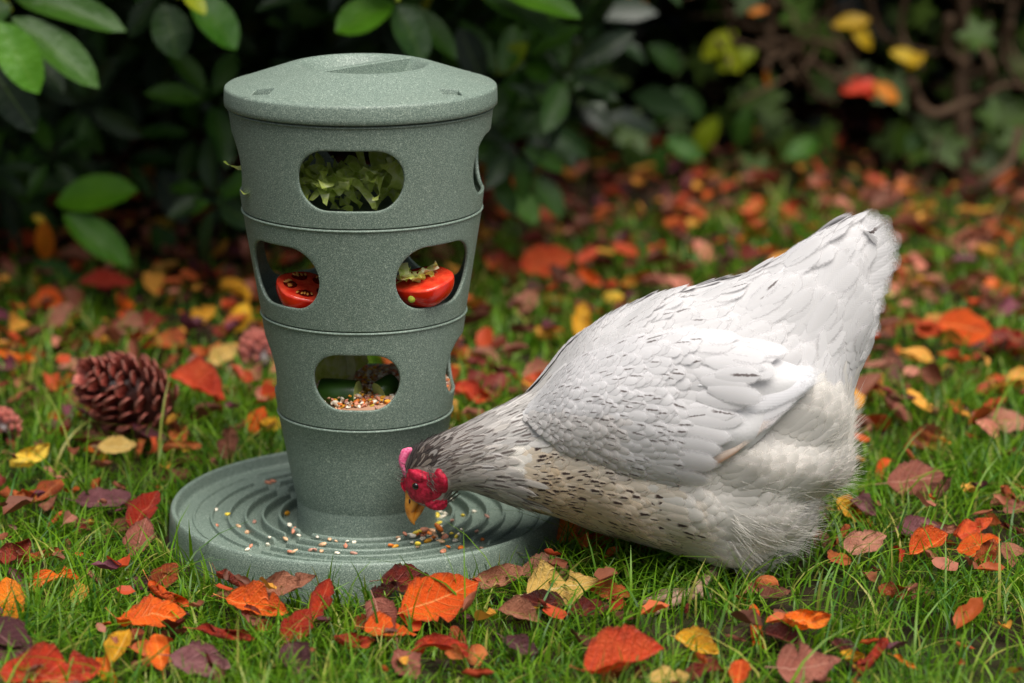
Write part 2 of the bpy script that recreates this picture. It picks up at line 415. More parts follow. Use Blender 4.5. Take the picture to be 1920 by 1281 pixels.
WHITE = np.array(lin(221, 219, 219)[:3]); CREAM = np.array(lin(238, 233, 225)[:3]); TAN = np.array(lin(216, 196, 168)[:3])
GREYB = np.array(lin(122, 110, 102)[:3]); PALE = np.array(lin(214, 210, 206)[:3]); BLK = np.array(lin(42, 38, 40)[:3])
LILAC = np.array(lin(222, 220, 221)[:3])
def L01(x, a, b): return float(np.clip((x-a)/(b-a), 0, 1))
def region(px, py, r):
    """length, width, colour, streak, streak width, streak start, lift"""
    br = L01(py-(845+(px-985)*0.30), -50, 60)*L01(px, 930, 985)*(1-L01(px, 1210, 1400))
    if px < 1000 and br < 0.5:
        t = L01(px, 775, 925); u = L01(py-(815+(px-800)*-0.28), 0, 110)
        c = GREYB*(1-t)+PALE*t
        if px < 800 and py < 885: c = BLK*0.7+GREYB*0.25
        if u > 0.55: c = c*0.82+TAN*0.12
        c = c*(0.72+0.5*r.random())
        if 925 < px < 1000 and 820 < py < 890: c = CREAM*0.97; return .022, .0050, c, 0.0, .3, .6, .05
        return .013+.017*t, .0019+.0022*t, c, (0.8 if r.random() < 0.72-.4*t else 0.12), .34+.12*(1-t), .15+.25*t, .10
    if br > 0.45:
        c = TAN*(br*(1-L01(px, 1060, 1330)*0.75))+CREAM*(1-br*(1-L01(px, 1060, 1330)*0.75))
        c = c*(0.9+0.16*r.random())
        p = 0.50*(1-L01(px, 1130, 1300))+0.03
        return .0165+.006*L01(px, 1050, 1350), .0046+.0026*L01(px, 1050, 1350), c, (1.0 if r.random() < p else 0), .17+.20*r.random(), .44, .05
    if px > 1390 and py < 735-(px-1390)*0.05:
        t = L01(px, 1390, 1600)
        return (.032+.012*t)*(1-.35*L01(px, 1560, 1620)), .0090+.0035*t, WHITE*(0.97+.05*r.random()), (0.8 if r.random() < .04 else 0), .13, .45, .028
    if py > 760+(1500-px)*0.25 and px > 1180:
        return .024, .0085, (CREAM*0.75+WHITE*0.25)*(0.94+.08*r.random()), 0, .2, .6, .055
    t = L01(px, 1000, 1350); bm_ = br*(1-L01(px, 1060, 1330)*0.75)*1.3
    return .018+.012*t, .0056+.0034*t, (WHITE*(1-bm_)+TAN*bm_)*(0.94+.07*r.random()), (0.7 if r.random() < .16-.08*t else 0), .11, .45, .036

def feather_arrays(P, T, N, L, W, lift, cam=0.30, droop=0.10, tip=0.16, nseg=6, nv=5, root=.35):
    P, T, N = map(np.asarray, (P, T, N)); n = len(P)
    N = N-T*np.sum(N*T, 1)[:, None]; N /= np.linalg.norm(N, axis=1)[:, None]+1e-12
    B = np.cross(N, T)
    t = np.linspace(0, 1, nseg+1)
    prof = np.interp(t, [0, .12, .3, .5, .72, .88, .96, 1], [root, max(.3, root*1.94), .92, 1, .93, .68, .42, tip])
    v = np.linspace(-1, 1, nv)
    TT, VV = np.meshgrid(t, v, indexing='ij'); WW = (prof[:, None]*np.ones(nv))
    bow = (1-VV**2)*0.06*TT**4                                # the tip is rounded
    L = np.asarray(L)[:, None, None]; W = np.asarray(W)[:, None, None]; lf = np.asarray(lift)[:, None, None]
    along = L*(TT+bow)[None]; side = W*(VV*WW)[None]
    up = L*lf*TT[None]-L*droop*(TT**2)[None]*lf*2.2-cam*W*(VV**2*WW)[None]
    V = P[:, None, None]+along[..., None]*T[:, None, None]+side[..., None]*B[:, None, None]+up[..., None]*N[:, None, None]
    k = (nseg+1)*nv
    g = grid_faces(nseg+1, nv)
    F = (g[None]+(np.arange(n)*k)[:, None, None]).reshape(-1, 4)
    uv = np.tile(np.stack([TT, (VV+1)/2], -1).reshape(-1, 2), (n, 1))
    return V.reshape(-1, 3), F, uv, k

def mat_feather(name, barb=0.13):
    t = NT(name); u, v = t.uv(); c = t.attr('Col'); st = t.attr('streak', True); sw = t.attr('sw', True); su = t.attr('su', True)
    co = t.obj_co()
    av = t.math('MULTIPLY', t.math('ABSOLUTE', t.math('SUBTRACT', v, 0.5)), 2.0)
    wob = t.math('MULTIPLY', t.math('SUBTRACT', t.noise(520, 2, co), 0.5), 0.35)
    mv = t.math('SUBTRACT', 1.0, t.math('SMOOTH_MIN', t.math('DIVIDE', t.math('MAXIMUM', t.math('ADD', av, wob), 0.0), sw), 1.0, 0.2), clamp=True)
    mv = t.math('MULTIPLY', mv, 3.2, clamp=True)
    mu = t.math('MULTIPLY', t.math('MULTIPLY', t.math('SUBTRACT', u, su), 8.0, clamp=True), t.math('MULTIPLY', t.math('SUBTRACT', 0.96, u), 9.0, clamp=True))
    m = t.math('MULTIPLY', t.math('MULTIPLY', mv, mu), st)
    shaft = t.math('MULTIPLY', t.math('SUBTRACT', 1.0, t.math('MULTIPLY', av, 14.0), clamp=True), 0.10)
    c2 = t.mix(shaft, c, (0.75, 0.68, 0.58, 1))
    col = t.mix(m, c2, (0.075, 0.048, 0.042, 1))
    t.base(col, 0.75, 0.15)
    # barbs: fine slanted lines
    bl = t.math('SINE', t.math('ADD', t.math('MULTIPLY', u, 95.0), t.math('MULTIPLY', av, -34.0)))
    t.bump(t.math('ADD', bl, t.math('MULTIPLY', t.noise(900, 2, co), 2.0)), barb, 0.00025)
    t.b.inputs['Sheen Weight'].default_value = 0.15
    t.translucent(0.32, col)
    # the barbs thin out to nothing at the edge of the vane
    ea = t.step(t.math('ADD', av, t.math('MULTIPLY', wob, 0.9)), 0.62, 1.0); eu = t.step(t.math('ADD', u, t.math('MULTIPLY', wob, 0.35)), 0.84, 1.0)
    fac = t.math('MULTIPLY', t.math('MAXIMUM', ea, eu), 0.92)
    tp = t.node('ShaderNodeBsdfTransparent'); mx = t.node('ShaderNodeMixShader'); t.put(mx.inputs[0], fac)
    t.l.new(t.out.inputs['Surface'].links[0].from_socket, mx.inputs[1]); t.l.new(tp.outputs[0], mx.inputs[2]); t.l.new(mx.outputs[0], t.out.inputs['Surface']); return t.m
M['feather'] = mat_feather('feather')

def poisson(cands, dist):
    cell = {}; keep = []; h = float(np.min(dist)); 
    hs = float(np.max(dist))
    for i, p in enumerate(cands):
        d = dist[i]; key = tuple(np.floor(p/hs).astype(int)); ok = True
        for a in (-1, 0, 1):
            for b in (-1, 0, 1):
                for c in (-1, 0, 1):
                    for j in cell.get((key[0]+a, key[1]+b, key[2]+c), ()):
                        q = cands[j]
                        if (p[0]-q[0])**2+(p[1]-q[1])**2+(p[2]-q[2])**2 < d*d: ok = False; break
                    if not ok: break
                if not ok: break
            if not ok: break
        if ok: keep.append(i); cell.setdefault(key, []).append(i)
    return np.array(keep)
def sample_grid(P, T, N, n, r, closed=True):
    a, b = P.shape[:2]; jb = b if closed else b-1
    i = np.arange(a-1); j = np.arange(jb); I, J = np.meshgrid(i, j, indexing='ij'); J2 = (J+1) % b
    ar = np.linalg.norm(np.cross(P[I+1, J]-P[I, J], P[I, J2]-P[I, J]), axis=-1).ravel()
    k = r.choice(len(ar), n, p=ar/ar.sum()); I = I.ravel()[k]; J = J.ravel()[k]; J2 = (J+1) % b
    f = r.random(n)[:, None]; g = r.random(n)[:, None]
    mix = lambda Q: (Q[I, J]*(1-f)+Q[I+1, J]*f)*(1-g)+(Q[I, J2]*(1-f)+Q[I+1, J2]*f)*g
    p, t, nn = mix(P), mix(T), mix(N)
    t /= np.linalg.norm(t, axis=1)[:, None]; nn /= np.linalg.norm(nn, axis=1)[:, None]
    return p, t, nn

# body skin: one continuous mesh
fr = np.random.default_rng(21)
V = LOFT.reshape(-1, 3); F = grid_faces(NS, NP, True)
e0 = len(V); V = np.vstack([V, LOFT[0].mean(0), LOFT[-1].mean(0)])
caps = [(e0, (j+1) % NP, j, j) for j in range(NP)]
colr = np.mean([[region(x+fr.normal(0, 16), y+fr.normal(0, 16), fr)[2] for x, y in zip(*proj(V))] for _ in range(4)], axis=0)
t = NT('hen_down'); t.base(t.attr('Col'), 0.85, 0.1); t.bump(t.noise(420, 4, t.obj_co()), 0.3, 0.0008)
M['down'] = t.m
body = hpart('body', V, F, M['down'], attrs={'Col': colr*0.93})
body_bvh = BVHTree.FromPolygons([Vector(v) for v in LOFT.reshape(-1, 3)], [tuple(map(int, f)) for f in F])

# contour feathers over the whole body
p, T_, N_ = sample_grid(LOFT, Ts, Nl, 60000, fr)
qx, qy = proj(p)
reg = [region(x+fr.normal(0, 13), y+fr.normal(0, 13), fr) for x, y in zip(qx, qy)]
Lr = np.array([g[0] for g in reg]); Wr = np.array([g[1] for g in reg])
face_zone = ((qx-794)/48)**2+((qy-912)/38)**2 < 1
beak_zone = (qy > 925) & (qx < 830)
cand = np.where(~(face_zone | beak_zone))[0]
keep = cand[poisson(p[cand], (np.sqrt(Lr*Wr)*0.37)[cand])]
def emit(name, idx, p, T_, N_, reg, parent, mat, jit=0.12, cam=0.13, sink=-0.0006):
    P = p[idx]; T = T_[idx].copy(); N = N_[idx]
    B = np.cross(N, T); T += B*fr.normal(0, jit, len(idx))[:, None]; T /= np.linalg.norm(T, axis=1)[:, None]
    g = [reg[i] for i in idx]
    L = np.array([a[0] for a in g])*fr.uniform(.85, 1.18, len(g)); W = np.array([a[1] for a in g])*fr.uniform(.85, 1.15, len(g))
    lift = np.array([a[6] for a in g])*fr.uniform(.6, 1.3, len(g))
    V, F, uv, k = feather_arrays(P-N*sink, T, N, L, W, lift, cam)
    rep = lambda q: np.repeat(np.array(q), k, axis=0)
    o = hpart(name, V, F, mat, parent, uv=uv, attrs={'Col': rep([a[2] for a in g]), 'streak': rep([a[3] for a in g]), 'sw': rep([a[4] for a in g]), 'su': rep([a[5] for a in g])})
    o['kind'] = 'stuff'; return o
kx, ky = qx[keep], qy[keep]
neck = kx < 1000; tail = (kx > 1390) & (ky < 735); rest = ~(neck | tail)
emit('hackle_feathers', keep[neck], p, T_, N_, reg, body, M['feather'], 0.12, 0.1)
emit('tail_feathers', keep[tail], p, T_, N_, reg, body, M['feather'], 0.12)
emit('body_feathers', keep[rest], p, T_, N_, reg, body, M['feather'])

# the large tail feathers, a folded fan each side
TAILF = [((1470,540),(1636,404),62),((1480,550),(1658,416),66),((1490,565),(1676,446),70),((1495,580),(1676,484),70),((1500,600),(1660,528),70),((1505,620),(1650,566),66),((1505,640),(1642,610),64),((1500,660),(1622,656),60)]
TAILF = [((b[0], b[1]), (t[0], t[1]), w) for (b, t, w) in [((q[0], q[1]), (q[2]+(-5 if i % 2 else 2), q[3]+(2 if i % 2 else 0)), q[4]*1.15) for i, q in enumerate(catmull([(*a, *b, w) for a, b, w in TAILF], 15))]]
for s_ in (-1, 1):
    for n_, (b0, t0, wpx) in enumerate(TAILF):
        n_ = n_/2
        if n_ == 0 and s_ == 1: continue
        off = (0.004+0.0035*n_)*(1 if n_ else 0)
        A_ = on_y(b0[0], b0[1], YC+s_*(0.012+0.75*off)); Z_ = on_y(t0[0], t0[1], YC+s_*(0.001+off))
        L = np.linalg.norm(Z_-A_); T = (Z_-A_)/L
        N = np.array([0.35, s_*(0.55+0.05*n_), 0.62])
        V, F, uv, k = feather_arrays([A_], [T], [N], [L], [wpx/2*0.000475], [0.0], 0.35, tip=0.50, nseg=12, nv=7)
        z_ = np.zeros(len(V)); stk = (0.9 if n_ in (1, 2.5) and s_ == -1 else 0)
        hpart('tail_feather', V, F, M['feather'], body, uv=uv, attrs={'Col': np.tile(WHITE*(0.99), (len(V), 1)), 'streak': z_+stk, 'sw': z_+.13, 'su': z_+.66})

# down: fine strands round the rear and the belly
def strands(P, T, N, L, spread, lift, w=0.00016, seg=3, droop=0.0):
    n = len(P); B = np.cross(N, T)
    D = T+N*lift[:, None]+B*fr.normal(0, spread, n)[:, None]+N*fr.normal(0, spread*0.5, n)[:, None]
    D /= np.linalg.norm(D, axis=1)[:, None]
    side = np.cross(D, np.array([0.1, -1.0, 0.2])+fr.normal(0, .4, (n, 3))); side /= np.linalg.norm(side, axis=1)[:, None]+1e-9
    t = np.linspace(0, 1, seg+1)
    bend = fr.normal(0, .14, (n, 3))
    pts = P[:, None]+D[:, None]*(L[:, None, None]*t[None, :, None])+bend[:, None]*(L[:, None, None]*(t**2)[None, :, None])
    pts[..., 2] -= droop*L[:, None]*(t**2)[None]
    ww = w*(1-0.85*t)[None, :, None]
    V = np.stack([pts-side[:, None]*ww, pts+side[:, None]*ww], 2)          # n, seg+1, 2, 3
    k = (seg+1)*2; g = np.array([(2*i, 2*i+1, 2*i+3, 2*i+2) for i in range(seg)])
    F = (g[None]+(np.arange(n)*k)[:, None, None]).reshape(-1, 4)
    return V.reshape(-1, 3), F
t = NT('down_strand'); t.base((*(CREAM*1.02), 1), 0.8, 0.1).translucent(0.35); M['strand'] = t.m
p2, T2, N2 = sample_grid(LOFT, Ts, Nl, 60000, fr); ax, ay = proj(p2)
low = (ax > 1365) & (ay > 780+(1560-ax)*0.45)
edge = low & ((ay > 955+(1420-ax)*.1) | (ax > 1545))
rr_ = fr.random(len(p2))
sel = np.where((low & (rr_ < 0.05)) | (edge & (rr_ < 0.50)))[0]
dn = T2[sel].copy(); dn[:, 2] -= 0.75*np.clip((ay[sel]-820)/150, 0, 1); dn[:, 0] += 0.3
dn -= N2[sel]*np.sum(dn*N2[sel], 1)[:, None]*0.6; dn /= np.linalg.norm(dn, axis=1)[:, None]
V, F = strands(p2[sel], dn, N2[sel], fr.uniform(.010, .026, len(sel)), .25, fr.uniform(.05, .55, len(sel)), droop=.12)
o = hpart('down_fluff', V, F, M['strand'], body); o['kind'] = 'stuff'

# wings
WT = [(980,772),(1058,692),(1140,654),(1222,634),(1304,632),(1400,654),(1470,677),(1527,702)]
WB = [(980,778),(1040,832),(1110,866),(1180,892),(1258,902),(1345,880),(1435,815),(1528,716)]
NA, NB_ = 60, 34
wt, wb = catmull(WT, NA), catmull(WB, NA)
WG = np.zeros((NA, NB_, 3)); 
for i in range(NA):
    for j in range(NB_):
        a = i/(NA-1); b = j/(NB_-1)
        q = wt[i]*(1-b)+wb[i]*b
        P = on_y(q[0], q[1], YC); h = body_bvh.ray_cast(Vector((P[0], -0.6, P[2])), Vector((0, 1, 0)))
        yy = h[0].y if h[0] else YC-0.03
        e = min(1, 4*b*(1-b)*1.15)**0.6*min(1, a*6+0.05)**0.6
        yy = yy+0.0060*(1-L01(a, 0, .14))-0.0010-0.0095*e*L01(a, .0, .38)**.8-0.004*L01(a, .6, 1)
        P = on_y(q[0], q[1], yy); WG[i, j] = P
for _ in range(6):                                         # relax the depth
    y = WG[..., 1]; y2 = y.copy()
    y2[1:-1, 1:-1] = (y[:-2, 1:-1]+y[2:, 1:-1]+y[1:-1, :-2]+y[1:-1, 2:]+4*y[1:-1, 1:-1])/8; WG[..., 1] = y2
dz = np.gradient(WG, axis=0); dw = np.gradient(WG, axis=1)
WN = np.cross(dz, dw); WN /= np.linalg.norm(WN, axis=-1)[..., None]
if WN[..., 1].mean() > 0: WN = -WN
# feathers run back along the wing, the lower ones turning with its lower edge
WTn = dz/np.linalg.norm(dz, axis=-1)[..., None]
WTn = WTn*0.8+np.array([0.62, 0, -0.10]); WTn -= WN*np.sum(WTn*WN, -1)[..., None]; WTn /= np.linalg.norm(WTn, axis=-1)[..., None]
def wing_region(px, py, r, a, b):
    L = .011+.026*a; W = .0045+.0060*a
    c = (LILAC*(1-a*0.6)+WHITE*a*0.6)*(0.93+.08*r.random())
    if a < .35 and b > .6: c = c*0.85+TAN*0.13
    pr = (.46-.20*a)*(0.75 if b < .25 else 1)
    if a > .52: pr *= .25; L = .046; W = .0108
    return L, W, c, (0.85 if r.random() < pr else 0), .08+.07*r.random(), .25+.35*r.random(), .060*(1-.72*L01(a, .30, .55))
shellV = np.vstack([WG.reshape(-1, 3), (WG+np.array([0, 0.016, 0])).reshape(-1, 3)])
shellF = np.vstack([grid_faces(NA, NB_), grid_faces(NA, NB_)[:, ::-1]+NA*NB_])
PRIM = [((1200,886),(1402,828),22,(222,204,190)),((1190,872),(1440,792),36,(226,212,204)),((1215,846),(1478,762),40,(228,224,226)),((1235,815),(1505,735),42,(232,230,232)),
        ((1260,785),(1524,714),44,(236,235,238)),((1285,752),(1532,700),44,(238,238,240)),((1310,722),(1528,688),40,(238,238,240))]
def wing(flip):
    def FX(V):
        V = np.array(V, float)
        if flip: V[:, 1] = 2*YC-V[:, 1]
        return V
    w = hpart('wing', FX(shellV), shellF, M['down'], attrs={'Col': np.tile(WHITE*0.85, (len(shellV), 1))})
    # coverts
    AI, BI = np.meshgrid(np.linspace(0, 1, NA), np.linspace(0, 1, NB_), indexing='ij')
    AB = np.stack([AI, BI, 0*AI], -1)
    r0 = np.random.default_rng(37)
    pp, tt, nn = sample_grid(WG, WTn, WN, 14000, r0, closed=False)
    # recover a, b from nearest grid vertex
    from mathutils.kdtree import KDTree
    kd = KDTree(NA*NB_)
    for i, v in enumerate(WG.reshape(-1, 3)): kd.insert(v, i)
    kd.balance()
    ab = np.array([kd.find(v)[1] for v in pp]); a_ = (ab//NB_)/(NA-1); b_ = (ab % NB_)/(NB_-1)
    rg = [wing_region(0, 0, r0, a, b) for a, b in zip(a_, b_)]
    Lw = np.array([g[0] for g in rg]); Ww = np.array([g[1] for g in rg])
    ok = np.where(a_ < 0.69-0.17*b_)[0]
    kp = ok[poisson(pp[ok], (np.sqrt(Lw*Ww)*0.42)[ok])]
    P, T, N = pp[kp], tt[kp], nn[kp]
    T = T+np.cross(N, T)*r0.normal(0, .12, len(kp))[:, None]; T /= np.linalg.norm(T, axis=1)[:, None]
    g = [rg[i] for i in kp]
    lift_edge = 0.0028*np.clip((a_[kp]-0.25)/0.3, 0, 1)
    V, F, uv, k = feather_arrays(P+N*(lift_edge[:, None]+0.0005), T, N, Lw[kp]*r0.uniform(.85, 1.15, len(kp)), Ww[kp]*r0.uniform(.85, 1.15, len(kp)), np.array([x[6] for x in g])*r0.uniform(.7, 1.5, len(kp)), 0.14)
    rep = lambda q: np.repeat(np.array(q), k, axis=0)
    o = hpart('covert_feathers', FX(V), F, M['feather'], w, uv=uv, attrs={'Col': rep([x[2] for x in g]), 'streak': rep([x[3] for x in g]), 'sw': rep([x[4] for x in g]), 'su': rep([x[5] for x in g])})
    o['kind'] = 'stuff'
    # flight feathers
    ref = BVHTree.FromPolygons([Vector(v) for v in WG.reshape(-1, 3)], [tuple(map(int, f)) for f in grid_faces(NA, NB_)])
    for n_, (b0, t0, wpx, c) in enumerate(PRIM):
        def onw(q, off):
            d = Vector(ray(*q)).normalized(); h = ref.ray_cast(Vector(CAM), d)
            if h[0] is None: h = body_bvh.ray_cast(Vector(CAM), d)
            y = (h[0].y if h[0] else YC-0.06)
            return on_y(q[0], q[1], y-off)
        off = 0.0004+0.0005*n_
        A_, Z_ = onw(b0, off), onw(t0, off+0.001)
        if n_: Z_ = np.array([Z_[0], min(Z_[1], A_[1]+0.012), Z_[2]])
        L = np.linalg.norm(Z_-A_); T = (Z_-A_)/L
        N = np.array([0.05, -0.92, 0.35])
        cc = np.array(lin(*c)[:3])
        V, F, uv, k = feather_arrays([A_], [T], [N], [L], [wpx/2*0.00064], [0.02], 0.25, tip=0.2, nseg=14, nv=7, root=.03)
        # gentle sickle curve, as the lower edge of the wing
        s_ = uv[:, 0]; V[:, 2] -= 0.008*np.sin(np.pi*s_)*(1 if n_ < 4 else .4)
        col = np.tile(cc, (len(V), 1))
        if n_ == 0:
            m = np.clip((uv[:, 1]-0.58)*4, 0, 1)[:, None]*.8; m2 = np.clip((0.42-uv[:, 1])*4, 0, 1)[:, None]*.8
            lowside = m if V[np.argmax(uv[:, 1]), 2] < V[np.argmin(uv[:, 1]), 2] else m2
            col = col*(1-lowside)+np.array(lin(160, 118, 84)[:3])*lowside
        z_ = np.zeros(len(V))
        hpart('flight_feather', FX(V), F, M['feather'], w, uv=uv, attrs={'Col': col, 'streak': z_, 'sw': z_+.2, 'su': z_+.5})
    return w
wing(False); wing(True)

# head
t = NT('red_skin'); co = t.obj_co(); n1 = t.noise(260, 4, co, 0.6)
c = t.ramp(n1, [(0.3, lin(96, 8, 24)), (0.52, lin(176, 18, 50)), (0.8, lin(214, 60, 92))])
t.base(c, 0.55, 0.35); t.bump(t.noise(1300, 2, co), 0.7, 0.0007); t.b.inputs['Subsurface Weight'].default_value = 0.15; t.b.inputs['Subsurface Radius'].default_value = (0.004, 0.001, 0.001); M['skin'] = t.m
t = NT('comb_skin'); co = t.obj_co(); t.base(t.ramp(t.noise(500, 3, co), [(0.3, lin(200, 60, 110)), (0.7, lin(240, 130, 165))]), 0.45, 0.5); t.bump(t.noise(900, 2, co), 0.25, 0.0005); M['comb'] = t.m
t = NT('beak_horn'); co = t.obj_co(); n2 = t.noise(110, 2, co, 0.5, dist=0.6)
t.base(t.ramp(n2, [(0.26, lin(84, 46, 16)), (0.42, lin(186, 112, 28)), (0.7, lin(222, 150, 52))]), 0.35, 0.5); t.bump(n2, 0.3, 0.0006); M['beak'] = t.m
t = NT('eye_iris'); u, v = t.uv(); t.base(t.ramp(u, [(0.30, lin(8, 6, 6)), (0.36, lin(150, 70, 24)), (0.62, lin(120, 50, 20)), (0.72, lin(60, 20, 14))]), 0.08, 0.6); M['eye'] = t.m
def onhead(px, py, off=0.0):
    d = Vector(ray(px, py)).normalized(); h = body_bvh.ray_cast(Vector(CAM), d)
    y = h[0].y if h[0] else YC
    return on_y(px, py, y-off)
def patch(cx, cy, rx, ry, rot, off, nr=12, nt=40, wob=0.08, seed=1):
    r = np.random.default_rng(seed); ph = r.uniform(0, 6.28, 4); V = []
    for i in range(nr+1):
        f = i/nr
        for j in range(nt):
            a = 2*math.pi*j/nt; k = 1+wob*(math.sin(3*a+ph[0])+.6*math.sin(5*a+ph[1]))
            x = rx*f*k*math.cos(a); y = ry*f*k*math.sin(a)
            X = cx+x*math.cos(rot)-y*math.sin(rot); Yp = cy+x*math.sin(rot)+y*math.cos(rot)
            V.append(onhead(X, Yp, off*(1-f**3)-0.0006*f**6))
    return np.array(V), grid_faces(nr+1, nt, True)
def both(name, V, F, mat, parent=None, **kw):
    hpart(name, V, F, mat, parent, **kw)
    W = np.array(V); W[:, 1] = 2*YC-W[:, 1]; hpart(name, W, F, mat, parent, **kw)
V, F = patch(793, 912, 42, 34, 0.25, 0.0022); both('face_skin', V, F, M['skin'], body)
V, F = patch(824, 904, 17, 24, -0.1, 0.0042, seed=4); both('ear_lobe', V, F, M['skin'], body)
V, F = patch(783, 894, 22, 12, 0.45, 0.0044, seed=6); both('brow', V, F, M['skin'], body)
# grey bristles between eye and ear
P0 = np.array([onhead(x, y, 0.0028) for x, y in zip(fr.uniform(800, 813, 60), fr.uniform(874, 915, 60))])
V, F = strands(P0, np.tile([0.5, -0.2, -0.6], (60, 1)), np.tile([0, -1.0, 0], (60, 1)), fr.uniform(.003, .007, 60), .3, fr.uniform(.1, .3, 60), w=.0003)
t = NT('dark_bristle'); t.base((0.09, 0.07, 0.06, 1), 0.7, 0.2); M['bristle'] = t.m
o = hpart('bristles', V, F, M['bristle'], body); o['kind'] = 'stuff'
def sphere(c, r, sx=1, sy=1, sz=1, n=16, m=24, axis=None):
    V = []; UV = []
    ax = Vector(axis or (0, -1, 0)).normalized(); q = Vector((0, 0, 1)).rotation_difference(ax)
    for i in range(n+1):
        a = math.pi*i/n
        for j in range(m):
            b = 2*math.pi*j/m; p = q @ Vector((math.sin(a)*math.cos(b), math.sin(a)*math.sin(b), math.cos(a)))
            V.append((c[0]+r*sx*p.x, c[1]+r*sy*p.y, c[2]+r*sz*p.z)); UV.append((i/n*1.0, j/m))
    return np.array(V), grid_faces(n+1, m, True), np.array(UV)
ec = onhead(780, 911, 0.0004); V, F, UV_ = sphere(ec, 0.0036, axis=(-.15, -1, .1)); both('eye', V, F, M['eye'], body, uv=UV_)
# wattle: a hanging lobe each side of the chin
V, F, _ = sphere(on_y(816, 940, YC-0.012), 1.0, 0.0112, 0.0034, 0.0082, 20, 28)
rot = Matrix.Rotation(R(20), 4, 'Y'); c0 = on_y(816, 940, YC-0.012)
V = np.array([np.array(rot @ Vector(v-c0))+c0+np.array([0, 0.0008*math.sin(v[0]*900)*math.cos(v[2]*800), 0]) for v in V]); both('wattle', V, F, M['skin'], body)
# comb: low serrated blade along the midline
cl = [(757,892,0.5),(754,882,3),(753,870,10),(756,858,15),(761,849,14),(767,843,7),(772,840,1)]
cb = []
for k, (x, y, h) in enumerate(catmull(cl, 29)):
    h = max(1.0, h*(0.90+0.14*abs(math.sin(k*0.45))))
    dirx, diry = (x-800), (y-900); dl = math.hypot(dirx, diry); dirx /= dl; diry /= dl
    root = on_y(x-dirx*8, y-diry*8, YC); tip = on_y(x+dirx*h*0.62, y+diry*h*0.62, YC)
    for f, w in ((0, .0026), (.5, .0024), (.85, .0017), (1, .0004)):
        c = root+(tip-root)*f
        cb.append([c+np.array([0, -w, 0]), c+np.array([0, w, 0])])
nk = 29; V = []; F = []
for k in range(nk):
    s = cb[k*4:k*4+4]; V += [s[0][0], s[1][0], s[2][0], s[3][0], s[3][1], s[2][1], s[1][1], s[0][1]]
F = [(k*8+j, k*8+(j+1) % 8, (k+1)*8+(j+1) % 8, (k+1)*8+j) for k in range(nk-1) for j in range(8)]
hpart('comb', V, F, M['comb'], body)
# beak: hooked upper bill over a shorter lower bill
def bill(sec, name, parent):
    V = []; n = 18
    for (x, y, w, wy, ang) in catmull(sec, 16):
        c = on_y(x, y, YC); m = depth(c)/FPX
        for j in range(n):
            a = 2*math.pi*j/n; d = w*math.cos(a); e = wy*math.sin(a)
            V.append(c+np.array([math.cos(ang)*d*m, e*m, -math.sin(ang)*d*m]))
    F = grid_faces(16, n, True).tolist(); F.append(tuple(range(n))); F.append(tuple(range(15*n, 16*n)))
    return hpart(name, V, [tuple(f) for f in F], M['beak'], parent)
bk = tag(empty('beak', (0, 0, 0))); bk.parent = body
u_ = bill([(778,924,19,17,.30),(774,938,15,13,.25),(770,952,11.5,9.5,.18),(770,965,8.5,7,.1),(773,976,5,4.5,-.1),(777,984,1.2,1.2,-.2)], 'upper_bill', bk)
l_ = bill([(794,934,11,12,.3),(790,946,8.5,9.5,.25),(785,959,7,7.5,.2),(780,970,4.5,5,.1),(777.5,978,1.2,1.5,.1)], 'lower_bill', bk)
V, F, _ = sphere(on_y(768, 940, YC-0.0060), 1.0, .0009, .0008, .0024, 8, 10); hpart('nostril', V, F, simple('nostril_dark', (0.05, 0.015, 0.012), 0.6), bk)
# bristly feathers over the forehead
P0 = np.array([on_y(x, y, YC-0.004*s) for x, y, s in zip(fr.uniform(754, 766, 40), fr.uniform(872, 905, 40), fr.uniform(-1, 1, 40))])
V, F = strands(P0, np.tile([-0.8, -0.1, 0.25], (40, 1)), np.tile([-.6, -.3, .6], (40, 1)), fr.uniform(.004, .009, 40), .35, fr.uniform(0, .3, 40), w=.0004)
o = hpart('forehead_bristles', V, F, M['bristle'], body); o['kind'] = 'stuff'
# legs
t = NT('shank'); co = t.obj_co(); t.base(t.ramp(t.noise(200, 3, co), [(.3, lin(132, 100, 84)), (.7, lin(172, 140, 118))]), .6, .4); t.bump(t.noise(300, 2, co), .6, .001); M['shank'] = t.m
for s in (-1, 1):
    if s < 0: ft = on_z(1302, 1114, GZ+.010); top = on_y(1372, 1040, YC-.028); kn = on_y(1350, 1058, YC-.034)
    else: ft = np.array([.325, YC+.04, GZ+.010]); top = on_y(1395, 1020, YC+.03); kn = np.array([.345, YC+.04, .075])
    V, F = tube([top, kn, ft*.4+kn*.6, ft+[.002, 0, .004], ft], [.0085, .0062, .0050, .0052, .0058], 10, 4)
    lg = hpart('leg', V, F, M['shank'])
    for ang, ln in ((186, .044), (150, .036), (218, .038), (10, .018)):
        a = R(ang); pt = lambda f, z: (ft[0]+ln*f*math.cos(a), ft[1]+ln*f*math.sin(a), GZ+z)
        V, F = tube([tuple(ft), pt(.5, .008), pt(.9, .005), pt(1.2, .001)], [.0050, .0042, .0034, .0008], 8, 2)
        hpart('toe', V, F, M['shank'], lg)

